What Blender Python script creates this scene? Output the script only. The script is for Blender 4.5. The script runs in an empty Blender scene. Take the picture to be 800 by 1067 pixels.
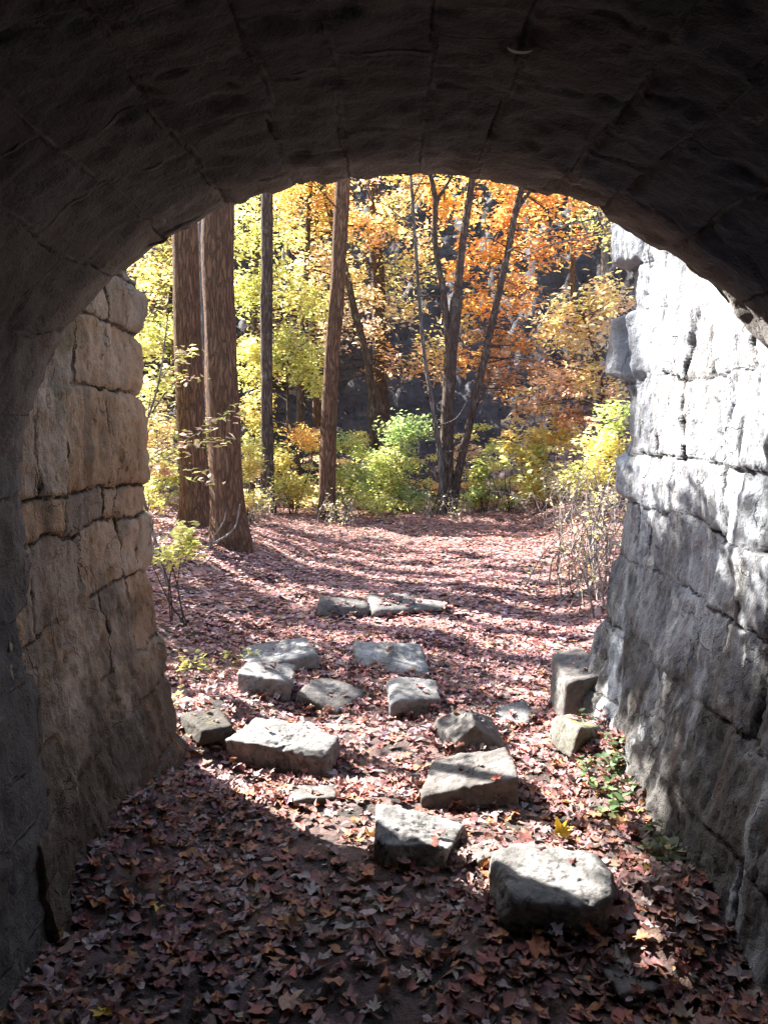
import bpy, bmesh, math, random
import numpy as np
from mathutils import Vector, Matrix

R = math.radians
rng = np.random.default_rng(11)
scene = bpy.context.scene
COL = scene.collection

# ------------------------------------------------------------------ camera
F_PX, CX, CY, PITCH, CAM_Z = 850.0, 400.0, 533.5, math.atan(93.5/850), 1.55
cam_d = bpy.data.cameras.new('camera')
cam_d.sensor_fit = 'HORIZONTAL'; cam_d.sensor_width = 36.0; cam_d.lens = 36.0*F_PX/800.0
cam_d.clip_start = 0.05; cam_d.clip_end = 500
cam = bpy.data.objects.new('camera', cam_d); COL.objects.link(cam)
cam.location = (0, 0, CAM_Z); cam.rotation_euler = (math.pi/2-PITCH, 0, 0)
scene.camera = cam

def ray(px, py):
    u = (px-CX)/F_PX; v = (CY-py)/F_PX
    return np.array([u, math.cos(PITCH)+v*math.sin(PITCH), -math.sin(PITCH)+v*math.cos(PITCH)])
def at(px, py, Y):
    """the point of the place that the photo shows at a pixel, Y metres ahead"""
    d = ray(px, py); return d*(Y/d[1]) + np.array([0, 0, CAM_Z])
def on_z(px, py, z=0.0):
    d = ray(px, py); return d*((z-CAM_Z)/d[2]) + np.array([0, 0, CAM_Z])

# ------------------------------------------------------------------ noise
def _h(ix, iy, iz, s):
    n = (ix*374761393 + iy*668265263 + iz*2147483647 + s*1274126177) & 0xFFFFFFFF
    n = ((n ^ (n >> 13))*1274126177) & 0xFFFFFFFF
    n = ((n ^ (n >> 16))*2246822519) & 0xFFFFFFFF
    return ((n ^ (n >> 15)) & 0xFFFF)/65535.0
def vnoise(P, s=0):
    P = np.asarray(P, float); I = np.floor(P).astype(np.int64); f = P-I; f = f*f*f*(f*(f*6-15)+10)
    out = 0
    for dx in (0, 1):
        for dy in (0, 1):
            for dz in (0, 1):
                w = (f[:, 0] if dx else 1-f[:, 0])*(f[:, 1] if dy else 1-f[:, 1])*(f[:, 2] if dz else 1-f[:, 2])
                out = out + w*_h(I[:, 0]+dx, I[:, 1]+dy, I[:, 2]+dz, s)
    return out*2-1
def fbm(P, s=0, o=4):
    P = np.asarray(P, float); a, t = 1.0, 0
    for k in range(o):
        t = t + a*vnoise(P*(2.03**k)+k*17.3, s+k*7); a *= 0.5
    return t
def sstep(a, b, x):
    t = np.clip((x-a)/(b-a), 0, 1); return t*t*(3-2*t)
def P3(x, y, z=None):
    return np.stack([x, y, np.zeros_like(x) if z is None else z], 1)

# ------------------------------------------------------------------ mesh helpers
def mk(name, V, F, mat, parent=None, loc=None, attrs=None, smooth=True):
    V = np.array(V, np.float32).reshape(-1, 3)
    if not isinstance(F, list): F = [F]
    F = [np.asarray(f, np.int32) for f in F if len(f)]
    me = bpy.data.meshes.new(name)
    me.vertices.add(len(V))
    org = np.array(loc if loc is not None else (parent.location if parent else (0, 0, 0)), np.float32)
    me.vertices.foreach_set('co', (V-org).ravel())
    loops = np.concatenate([f.ravel() for f in F])
    tot = np.concatenate([np.full(len(f), f.shape[1], np.int32) for f in F])
    me.loops.add(len(loops)); me.loops.foreach_set('vertex_index', loops)
    me.polygons.add(len(tot))
    me.polygons.foreach_set('loop_start', np.concatenate([[0], np.cumsum(tot)[:-1]]).astype(np.int32))
    me.polygons.foreach_set('loop_total', tot)
    if smooth: me.polygons.foreach_set('use_smooth', np.ones(len(tot), bool))
    for k, a in (attrs or {}).items():
        a = np.asarray(a, np.float32)
        if a.ndim == 2:
            at_ = me.attributes.new(k, 'FLOAT_COLOR', 'POINT')
            at_.data.foreach_set('color', np.concatenate([a, np.ones((len(a), 1), np.float32)], 1).ravel())
        else:
            at_ = me.attributes.new(k, 'FLOAT', 'POINT'); at_.data.foreach_set('value', a)
    me.update(calc_edges=True); me.validate()
    me.materials.append(mat)
    o = bpy.data.objects.new(name, me); COL.objects.link(o)
    if parent: o.parent = parent
    elif loc is not None: o.location = loc
    return o
def tag(o, label=None, cat=None, group=None, kind=None):
    for k, v in (('label', label), ('category', cat), ('group', group), ('kind', kind)):
        if v: o[k] = v
    return o
def thing(name, label, cat, loc, group=None):
    o = bpy.data.objects.new(name, None); COL.objects.link(o); o.location = loc
    o.empty_display_size = .1
    return tag(o, label, cat, group)
def grid_faces(nu, nv, wrap=False):
    i = np.arange(nu if wrap else nu-1)[:, None]; j = np.arange(nv-1)[None, :]
    a = i*nv+j; b = ((i+1) % nu)*nv+j
    return np.stack([a, b, b+1, a+1], -1).reshape(-1, 4)
class Bag:
    """collects pieces that become one mesh"""
    def __init__(s): s.V = []; s.T = []; s.Q = []; s.C = []; s.n = 0
    def add(s, V, F, col=None):
        F = np.asarray(F); (s.T if F.shape[1] == 3 else s.Q).append(F+s.n)
        s.V.append(V); s.n += len(V)
        if col is not None: s.C.append(np.broadcast_to(col, (len(V), 3)))
    def build(s, name, mat, parent=None, loc=None, smooth=True):
        Fs = []
        if s.T: Fs.append(np.concatenate(s.T))
        if s.Q: Fs.append(np.concatenate(s.Q))
        return mk(name, np.concatenate(s.V), Fs, mat, parent, loc, {'Col': np.concatenate(s.C)} if s.C else None, smooth)
def tube(pts, rad, sides=8, rough=0.0, seed=0, flare=0.0):
    pts = np.asarray(pts, float); rad = np.asarray(rad, float); n = len(pts)
    T = np.gradient(pts, axis=0); T /= np.linalg.norm(T, axis=1)[:, None]+1e-9
    ref = np.where(np.abs(T[:, 2:3]) > .8, np.array([[1., 0, 0]]), np.array([[0, 0, 1.]]))
    U = np.cross(T, ref); U /= np.linalg.norm(U, axis=1)[:, None]
    for i in range(1, n):
        u = U[i-1]-T[i]*np.dot(U[i-1], T[i]); U[i] = u/(np.linalg.norm(u)+1e-9)
    W = np.cross(T, U)
    a = np.linspace(0, 2*np.pi, sides, endpoint=False)
    r = np.repeat(rad[:, None], sides, 1)
    if rough:
        q = np.stack([np.cos(a)[None]*3+np.zeros((n, 1)), np.sin(a)[None]*3+np.zeros((n, 1)), np.cumsum(np.r_[0, np.linalg.norm(np.diff(pts, axis=0), axis=1)])[:, None]*1.2+np.zeros((1, sides))], -1).reshape(-1, 3)
        r = r*(1+rough*fbm(q, seed, 3).reshape(n, sides))
    V = pts[:, None]+r[..., None]*(np.cos(a)[None, :, None]*U[:, None]+np.sin(a)[None, :, None]*W[:, None])
    F = np.stack([(np.arange(n-1)[:, None]*sides+np.arange(sides)[None]), (np.arange(n-1)[:, None]*sides+(np.arange(sides)[None]+1) % sides),
                  ((np.arange(n-1)[:, None]+1)*sides+(np.arange(sides)[None]+1) % sides), ((np.arange(n-1)[:, None]+1)*sides+np.arange(sides)[None])], -1).reshape(-1, 4)
    return V.reshape(-1, 3), F
def spline(pts, n):
    """Catmull-Rom through the points"""
    p = np.asarray(pts, float); p = np.concatenate([[2*p[0]-p[1]], p, [2*p[-1]-p[-2]]])
    m = len(p)-3; t = np.linspace(0, m-1e-6, n); i = t.astype(int); f = (t-i)[:, None]
    a, b, c, d = p[i], p[i+1], p[i+2], p[i+3]
    return .5*((2*b)+(-a+c)*f+(2*a-5*b+4*c-d)*f*f+(-a+3*b-3*c+d)*f**3)

def limb(pts, n):
    """evenly spaced, softly rounded line through the points"""
    p = np.asarray(pts, float); u = np.r_[0, np.cumsum(np.linalg.norm(np.diff(p, axis=0), axis=1))]; t = np.linspace(0, u[-1], n)
    c = np.stack([np.interp(t, u, p[:, k]) for k in range(3)], 1); k = max(1, int(.3/(u[-1]/n)))
    for _ in range(2):
        e = np.concatenate([2*c[:1]-c[k:0:-1], c, 2*c[-1:]-c[-2:-k-2:-1]]); c = np.stack([np.convolve(e[:, j], np.ones(2*k+1)/(2*k+1), 'valid') for j in range(3)], 1)
    return c

# ------------------------------------------------------------------ materials
class N:
    def __init__(s, name):
        s.m = bpy.data.materials.new(name); s.m.use_nodes = True; s.t = s.m.node_tree; s.t.nodes.clear()
        s.out = s.t.nodes.new('ShaderNodeOutputMaterial')
    def n(s, typ, props=None, **k):
        nd = s.t.nodes.new('ShaderNode'+typ)
        for p, v in (props or {}).items(): setattr(nd, p, v)
        for key, v in k.items():
            key = key.replace('_', ' ')
            sock = nd.inputs[int(key[1:])] if key[0] == 'i' and key[1:].isdigit() else nd.inputs[key]
            if isinstance(v, bpy.types.NodeSocket): s.t.links.new(v, sock)
            else:
                if isinstance(v, (tuple, list)) and len(v) == 3 and sock.type == 'RGBA': v = (*v, 1)
                sock.default_value = v
        return nd
    def noise(s, vec, scale, detail=5, rough=.6, dist=0):
        return s.n('TexNoise', Vector=vec, Scale=scale, Detail=detail, Roughness=rough, Distortion=dist).outputs['Fac']
    def ramp(s, fac, stops):
        nd = s.n('ValToRGB', Fac=fac); e = nd.color_ramp.elements
        while len(e) < len(stops): e.new(.5)
        for el, (p, c) in zip(e, stops):
            el.position = p; el.color = (*c, 1) if isinstance(c, (tuple, list)) else (c, c, c, 1)
        return nd.outputs['Color']
    def mix(s, fac, a, b, mode='MIX'):
        nd = s.n('Mix', {'data_type': 'RGBA', 'blend_type': mode})
        for i, v in ((0, fac), (6, a), (7, b)):
            if isinstance(v, bpy.types.NodeSocket): s.t.links.new(v, nd.inputs[i])
            else: nd.inputs[i].default_value = ((*v, 1) if isinstance(v, (tuple, list)) else v)
        return nd.outputs[2]
    def math(s, op, a, b=0.0):
        return s.n('Math', {'operation': op}, i0=a, i1=b).outputs[0]
    def obj(s, scale=(1, 1, 1)):
        c = s.n('TexCoord').outputs['Object']
        return s.n('Mapping', Vector=c, Scale=scale).outputs[0]
    def attr(s, name, out='Fac'): return s.n('Attribute', {'attribute_name': name}).outputs[out]
    def surf(s, col, rough=.85, bump=None, dist=.01, strength=1.0, spec=.3):
        k = dict(Base_Color=col, Roughness=rough)
        k['Specular_IOR_Level'] = spec
        if bump is not None: k['Normal'] = s.n('Bump', Height=bump, Distance=dist, Strength=strength).outputs[0]
        b = s.n('BsdfPrincipled', **k)
        s.t.links.new(b.outputs[0], s.out.inputs['Surface']); return s.m

def wall_stone(name, c0, c1, c2, moss, dirt, scar=None, blue=None, rust=(.22, .15, .09)):
    """weathered masonry: mottled tone per block, dark joints, vertical wash stains, damp dirty foot darkened against bounce light, moss spots"""
    m = N(name); v = m.obj(); vs = m.obj((5, 5, .7)); joint = m.attr('joint'); tone = m.attr('tone'); z = m.n('SeparateXYZ', Vector=v).outputs[2]
    n1 = m.noise(v, 3.2, 8, .65, .4); n2 = m.noise(v, 14, 8, .7); n3 = m.noise(vs, 2.0, 6, .7, .3); n4 = m.noise(v, 60, 5, .7)
    col = m.ramp(m.math('ADD', m.math('MULTIPLY', n1, .75), m.math('MULTIPLY', n2, .25)), [(.3, c0), (.5, c1), (.68, c2)])
    col = m.mix(m.ramp(tone, [(.55, 0.), (1., .40)]), col, rust)
    col = m.mix(m.ramp(tone, [(.0, .6), (.42, 0.)]), col, (.15, .135, .12))
    st = m.ramp(n3, [(.50, 0.), (.66, 1.)])
    col = m.mix(m.math('MULTIPLY', st, .55), col, (.075, .07, .065))
    if blue: col = m.mix(m.math('MULTIPLY', m.ramp(m.noise(vs, 1.1, 5, .6), [(.45, 0.), (.6, 1.)]), .35), col, blue)
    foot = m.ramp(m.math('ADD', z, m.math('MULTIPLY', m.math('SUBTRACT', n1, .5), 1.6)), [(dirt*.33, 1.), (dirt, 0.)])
    col = m.mix(m.math('MULTIPLY', foot, .82), col, m.mix(n2, (.022, .019, .015), (.075, .062, .048)))  # dirt, darkened further in colour to offset bounce light at the foot
    ms = m.ramp(m.noise(v, 2.3, 6, .7), [(1-moss, 0.), (1-moss+.08, 1.)])
    col = m.mix(m.math('MULTIPLY', ms, .5), col, m.mix(n2, (.05, .055, .02), (.13, .11, .03)))
    if scar:   # pale lime wash running down from the joints
        wv = m.noise(m.obj((2.6, 2.6, .55)), 1.35, 7, .62, .5)
        col = m.mix(m.math('MULTIPLY', m.ramp(wv, [(.53, 0.), (.62, 1.)]), .75), col, scar)
    cv = m.n('VectorMath', {'operation': 'ADD'}, i0=m.obj((5, 5, 3)), i1=m.n('VectorMath', {'operation': 'SCALE'}, i0=m.n('TexNoise', Vector=v, Scale=7., Detail=6.).outputs['Color'], Scale=1.3).outputs[0]).outputs[0]
    ck = m.ramp(m.n('TexVoronoi', {'feature': 'DISTANCE_TO_EDGE'}, Vector=cv, Scale=1.).outputs['Distance'], [(.0, 1.), (.022, 0.)])
    ck = m.math('MULTIPLY', ck, m.ramp(m.noise(v, 4, 4, .6), [(.48, 0.), (.6, 1.)]))
    rs = m.ramp(m.noise(m.obj((4, 4, 1.6)), 2.4, 6, .7, .6), [(.58, 0.), (.68, 1.)])
    col = m.mix(m.math('MULTIPLY', rs, .5), col, rust)
    col = m.mix(m.math('MULTIPLY', ck, .38), col, (.04, .034, .03))
    pit = m.ramp(n4, [(.30, 1.), (.42, 0.)])
    col = m.mix(m.math('MULTIPLY', pit, .35), col, (.05, .045, .04))
    jl = m.ramp(m.math('ADD', joint, m.math('MULTIPLY', m.math('SUBTRACT', m.noise(v, 30, 4, .7), .5), .016)), [(.003, 1.), (.008, 0.)])
    col = m.mix(m.math('MULTIPLY', jl, m.attr('open')), col, (.03, .025, .021))
    h = m.math('ADD', m.math('MULTIPLY', n2, 1.0), m.math('MULTIPLY', n4, .45))
    h = m.math('SUBTRACT', m.math('ADD', h, m.math('MULTIPLY', n3, .7)), m.math('ADD', m.math('MULTIPLY', ck, .5), m.math('MULTIPLY', m.math('MULTIPLY', jl, m.attr('open')), .8)))
    return m.surf(col, .9, h, .026, 1., .2)
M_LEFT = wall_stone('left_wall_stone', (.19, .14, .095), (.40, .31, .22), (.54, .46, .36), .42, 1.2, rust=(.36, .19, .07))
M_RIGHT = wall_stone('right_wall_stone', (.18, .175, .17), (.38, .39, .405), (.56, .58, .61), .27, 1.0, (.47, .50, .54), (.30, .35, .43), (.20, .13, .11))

def vault_mat():
    m = N('sooty_vault_stone'); v = m.obj(); joint = m.attr('joint'); tone = m.attr('tone'); edge = m.attr('edge')
    n1 = m.noise(v, 2.0, 8, .65, .5); n2 = m.noise(v, 13, 8, .7); n4 = m.noise(v, 70, 4, .7)
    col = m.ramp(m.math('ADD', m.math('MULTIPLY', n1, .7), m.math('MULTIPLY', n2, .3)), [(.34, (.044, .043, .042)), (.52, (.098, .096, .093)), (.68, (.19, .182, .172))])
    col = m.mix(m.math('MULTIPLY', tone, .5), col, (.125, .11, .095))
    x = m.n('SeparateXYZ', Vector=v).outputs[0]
    veil = m.ramp(m.math('ADD', x, m.math('MULTIPLY', n1, .5)), [(.45, 0.), (1.05, 1.)])  # bluish lens veil painted into the stone towards the right
    col = m.mix(m.math('MULTIPLY', veil, .85), col, (.05, .064, .10))
    col = m.mix(m.math('MULTIPLY', edge, .8), col, m.mix(n2, (.17, .145, .12), (.46, .40, .34)))  # light on the arch rim put into the colour as paler stones
    lime = m.ramp(m.noise(v, 5, 6, .75, .8), [(.62, 0.), (.72, 1.)])
    col = m.mix(m.math('MULTIPLY', lime, .32), col, (.4, .39, .37))
    lj = m.ramp(m.noise(v, 2.7, 3, .5), [(.42, 0.), (.54, 1.)])
    jl = m.ramp(m.math('ADD', joint, m.math('MULTIPLY', m.math('SUBTRACT', m.noise(v, 34, 4, .7), .5), .014)), [(.002, 1.), (.0075, 0.)])
    jl = m.math('MULTIPLY', jl, m.ramp(m.noise(v, 3.3, 4, .6), [(.36, .25), (.5, 1.)]))
    col = m.mix(m.math('MULTIPLY', jl, .9), col, m.mix(lj, (.016, .014, .013), (.2, .185, .165)))
    h = m.math('SUBTRACT', m.math('ADD', n2, m.math('MULTIPLY', n4, .5)), m.math('MULTIPLY', jl, .8))
    return m.surf(col, .92, h, .022, 1., .15)
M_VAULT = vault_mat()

def rock_mat(name, c0, c1, c2, moss=0.0):
    m = N(name); oi = m.n('ObjectInfo').outputs['Random']
    v = m.n('VectorMath', {'operation': 'ADD'}, i0=m.obj(), i1=m.n('CombineXYZ', X=m.math('MULTIPLY', oi, 37.), Y=m.math('MULTIPLY', oi, 91.)).outputs[0]).outputs[0]
    n1 = m.noise(v, 6, 8, .65, .5); n2 = m.noise(v, 28, 7, .7); n3 = m.noise(v, 110, 4, .7)
    col = m.ramp(m.math('ADD', m.math('MULTIPLY', n1, .7), m.math('MULTIPLY', n2, .3)), [(.33, c0), (.5, c1), (.66, c2)])
    col = m.mix(m.math('MULTIPLY', m.ramp(m.noise(v, 11, 6, .75, 1.2), [(.52, 0.), (.60, 1.)]), .7), col, (.055, .05, .045))
    col = m.mix(m.math('MULTIPLY', m.ramp(n3, [(.3, 1.), (.42, 0.)]), .4), col, (.07, .06, .05))
    if moss:
        nz = m.n('SeparateXYZ', Vector=m.n('NewGeometry').outputs['Normal']).outputs[2]
        k = m.ramp(m.math('ADD', m.noise(v, 9, 6, .7), m.math('MULTIPLY', nz, .15)), [(.72-moss, 0.), (.82-moss, 1.)])
        col = m.mix(m.math('MULTIPLY', k, .8), col, m.mix(n2, (.06, .07, .02), (.22, .2, .07)))
    h = m.math('ADD', n2, m.math('MULTIPLY', n3, .35))
    return m.surf(col, .82, h, .010, .9, .25)
M_ROCK = rock_mat('pale_rubble_stone', (.085, .08, .075), (.19, .183, .176), (.34, .335, .33))
M_ROCK_D = rock_mat('dull_brown_rubble_stone', (.055, .048, .043), (.12, .108, .10), (.21, .195, .185))
M_ROCK_M = rock_mat('mossy_rubble_stone', (.07, .065, .05), (.15, .14, .115), (.28, .27, .24), .12)

M_ROCK_DM = rock_mat('shade_dark_mossy_rubble_stone', (.03, .025, .02), (.06, .052, .042), (.10, .09, .075), .02)  # mossy rubble with shade put into its dark colours

def ground_mat():
    m = N('leaf_strewn_soil'); v = m.obj()
    vo = m.n('TexVoronoi', Vector=v, Scale=13., Randomness=1.0); cell = vo.outputs['Color']
    sx = m.n('SeparateXYZ', Vector=cell)
    leaf = m.ramp(sx.outputs[0], [(.0, (.12, .065, .055)), (.3, (.22, .12, .105)), (.55, (.30, .19, .175)), (.8, (.25, .16, .15)), (1., (.34, .2, .13))])
    soil = m.ramp(m.noise(v, 5, 8, .7), [(.3, (.028, .024, .022)), (.7, (.075, .062, .055))])
    y = m.n('SeparateXYZ', Vector=v).outputs[1]
    far = m.ramp(m.math('MULTIPLY', y, .01), [(.03, .35), (.06, 1.)])
    col = m.mix(m.math('MULTIPLY', m.ramp(sx.outputs[1], [(.2, 0.), (.35, 1.)]), far), soil, leaf)
    dk = m.ramp(m.noise(v, .7, 6, .7), [(.35, .35), (.65, 1.)])
    hill = m.ramp(m.math('MULTIPLY', y, .01), [(.15, 0.), (.19, 1.)])
    rock = m.ramp(m.noise(m.obj((1, 1, 2.4)), 1.1, 8, .7, .6), [(.35, (.018, .019, .025)), (.55, (.042, .043, .053)), (.75, (.08, .08, .092))])
    col = m.mix(m.math('MULTIPLY', hill, .95), col, rock)
    h = m.math('ADD', m.noise(v, 25, 6, .7), m.math('MULTIPLY', sx.outputs[2], .6))
    return m.surf(col, .88, h, .03, .8, .25)
M_GROUND = ground_mat()

def bark_mat(name, c0, c1, c2, lichen=0.0):
    m = N(name); v = m.obj((9, 9, 1.3)); w = m.obj()
    n1 = m.noise(v, 2.6, 9, .75, .9); n2 = m.noise(v, 9, 6, .75); n3 = m.noise(w, 1.5, 5, .6)
    fu = m.ramp(m.n('TexVoronoi', {'feature': 'DISTANCE_TO_EDGE'}, Vector=m.n('VectorMath', {'operation': 'ADD'}, i0=m.obj((16, 16, 2.6)), i1=m.n('VectorMath', {'operation': 'SCALE'}, i0=m.n('TexNoise', Vector=v, Scale=2., Detail=4.).outputs['Color'], Scale=1.6).outputs[0]).outputs[0], Scale=1.5).outputs['Distance'], [(.0, 1.), (.16, 0.)])
    col = m.ramp(m.math('ADD', m.math('MULTIPLY', n1, .7), m.math('MULTIPLY', n2, .3)), [(.33, c0), (.52, c1), (.7, c2)])
    col = m.mix(m.math('MULTIPLY', m.ramp(n3, [(.4, 0.), (.65, 1.)]), .4), col, c0)
    col = m.mix(m.math('MULTIPLY', fu, .5), col, (.04, .026, .02))
    if lichen: col = m.mix(m.math('MULTIPLY', m.ramp(m.noise(w, 7, 5, .7), [(.55, 0.), (.65, 1.)]), lichen), col, (.4, .4, .36))
    return m.surf(col, .9, m.math('SUBTRACT', m.math('ADD', n1, m.math('MULTIPLY', n2, .5)), m.math('MULTIPLY', fu, .9)), .035, 1., .15)
M_BARK_RED = bark_mat('reddish_furrowed_bark', (.085, .042, .024), (.21, .115, .068), (.31, .185, .12))
M_BARK_DARK = bark_mat('dark_brown_bark', (.06, .042, .035), (.145, .10, .08), (.24, .175, .15), .25)
M_BARK_PALE = bark_mat('pale_grey_bark', (.2, .165, .145), (.34, .29, .26), (.46, .41, .38), .3)
M_BARK_MID = bark_mat('grey_brown_smooth_bark', (.11, .085, .075), (.22, .18, .16), (.34, .29, .27), .2)
M_TWIG = bark_mat('pale_dry_twig', (.38, .32, .28), (.54, .47, .42), (.66, .6, .55))

def leaf_mat(name, trans=.45, spec=.3, rough=.5, bumpy=False, vein=0.0):
    m = N(name); c = m.attr('Col', 'Color')
    if not bumpy: c = m.n('HueSaturation', Saturation=.80, Value=1.08, Color=c).outputs[0]
    if bumpy:
        c = m.mix(m.math('MULTIPLY', m.ramp(m.noise(m.obj(), 70, 4, .7), [(.5, 0.), (.66, 1.)]), .5), c, m.mix(.65, c, (.03, .02, .018)))
    k = {}
    if bumpy: k['Normal'] = m.n('Bump', Height=m.noise(m.obj(), 90, 4, .6), Distance=.004, Strength=.6).outputs[0]
    d = m.n('BsdfPrincipled', Base_Color=c, Roughness=rough, Specular_IOR_Level=spec, **k)
    t = m.n('BsdfTranslucent', Color=m.mix(1.0, c, (1.25, 1.15, .8), 'MULTIPLY'))
    x = m.n('MixShader', Fac=trans); m.t.links.new(d.outputs[0], x.inputs[1]); m.t.links.new(t.outputs[0], x.inputs[2])
    m.t.links.new(x.outputs[0], m.out.inputs['Surface']); return m.m
M_LEAF = leaf_mat('autumn_foliage', .58, .3, .45)
M_LITTER = leaf_mat('dry_fallen_leaf', .10, .22, .55, True)

# ------------------------------------------------------------------ terrain
def terrain(x, y):
    x = np.asarray(x, float); y = np.asarray(y, float)
    p = P3(x.ravel(), y.ravel())
    n = fbm(p*.55, 3, 4).reshape(x.shape); n2 = fbm(p*2.6, 9, 3).reshape(x.shape)
    z = .035*n2 + .05*n*sstep(2, 9, y)
    out = sstep(3.3, 5.0, y)
    z = z + out*.30*sstep(-.75, -2.2, x)*sstep(15, 8, y)+.10*out*sstep(-1.6, -5, x)*np.clip(-x-1.6, 0, 30)*.6     # left bank
    z = z + sstep(3.0, 5.5, y)*sstep(1.0, 1.9, x-.115*np.clip(y-4, 0, 40))*.30                                    # right edge of the path
    z = z + np.clip(x-2.6-.1*np.clip(y, 0, 40), 0, 30)*.45*sstep(3.5, 7, y)
    foot = sstep(-.55, -.95, x)+sstep(.62, 1.0, x)
    z = z + .15*foot*sstep(1.2, 2.6, y)*sstep(4.6, 3.6, y)*(1+.5*n2)
    z = z - .5*sstep(14.2, 16.5, y)*sstep(5, 1, np.abs(x))
    hy = 17.0+.8*n-.10*np.clip(np.abs(x)-6, 0, 30)
    h = np.clip(y-hy, 0, 25)
    z = z + h*.95*(1-.25*sstep(14, 25, h)) + .7*n*sstep(0, 4, h) + .35*n2*sstep(0, 2, h)
    return z
xs = np.unique(np.round(np.concatenate([np.linspace(-90, -8, 30), np.linspace(-8, 8, 230), np.linspace(8, 90, 30)]), 4))
ys = np.unique(np.round(np.concatenate([np.linspace(-40, .5, 20), np.linspace(.5, 6, 140), np.linspace(6, 34, 190), np.linspace(34, 120, 20)]), 4))
GX, GY = np.meshgrid(xs, ys, indexing='ij'); GZ = terrain(GX, GY)
ground = mk('ground', np.stack([GX, GY, GZ], -1).reshape(-1, 3), grid_faces(len(xs), len(ys)), M_GROUND)
tag(ground, 'leaf-strewn dirt path and dark wooded slope beyond it', None, None, 'structure')

# ------------------------------------------------------------------ masonry
def blocks(s, z, zb, wmin, wmax, seed, s0, s1, keep=None):
    """course and block under each point: distance to the nearest joint, id, centre offsets"""
    r = np.random.default_rng(seed); zb = np.asarray(zb)
    ci = np.clip(np.searchsorted(zb, z)-1, 0, len(zb)-2)
    d = np.minimum(z-zb[ci], zb[ci+1]-z); bid = np.zeros(len(s), int); ds = np.full(len(s), 9.); ls = np.zeros(len(s)); lz = (z-zb[ci])/(zb[ci+1]-zb[ci])-.5
    for c in range(len(zb)-1):
        js = [s0-r.uniform(0, wmax)]
        while js[-1] < s1+wmax: js.append(js[-1]+r.uniform(wmin, wmax))
        js = np.array(js)
        if keep is not None: js = js[np.abs(js-keep[0]) > keep[1]]
        k = ci == c; ss = s[k]; j = np.clip(np.searchsorted(js, ss)-1, 0, len(js)-2)
        ds[k] = np.minimum(ss-js[j], js[j+1]-ss); bid[k] = c*100+j; ls[k] = (ss-js[j])/(js[j+1]-js[j])-.5
    return np.minimum(d, ds), bid, ls, lz, ci
def per_block(bid, seed, k=1): return _h(bid.astype(np.int64), np.full(len(bid), seed), np.full(len(bid), k), 5)

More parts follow.
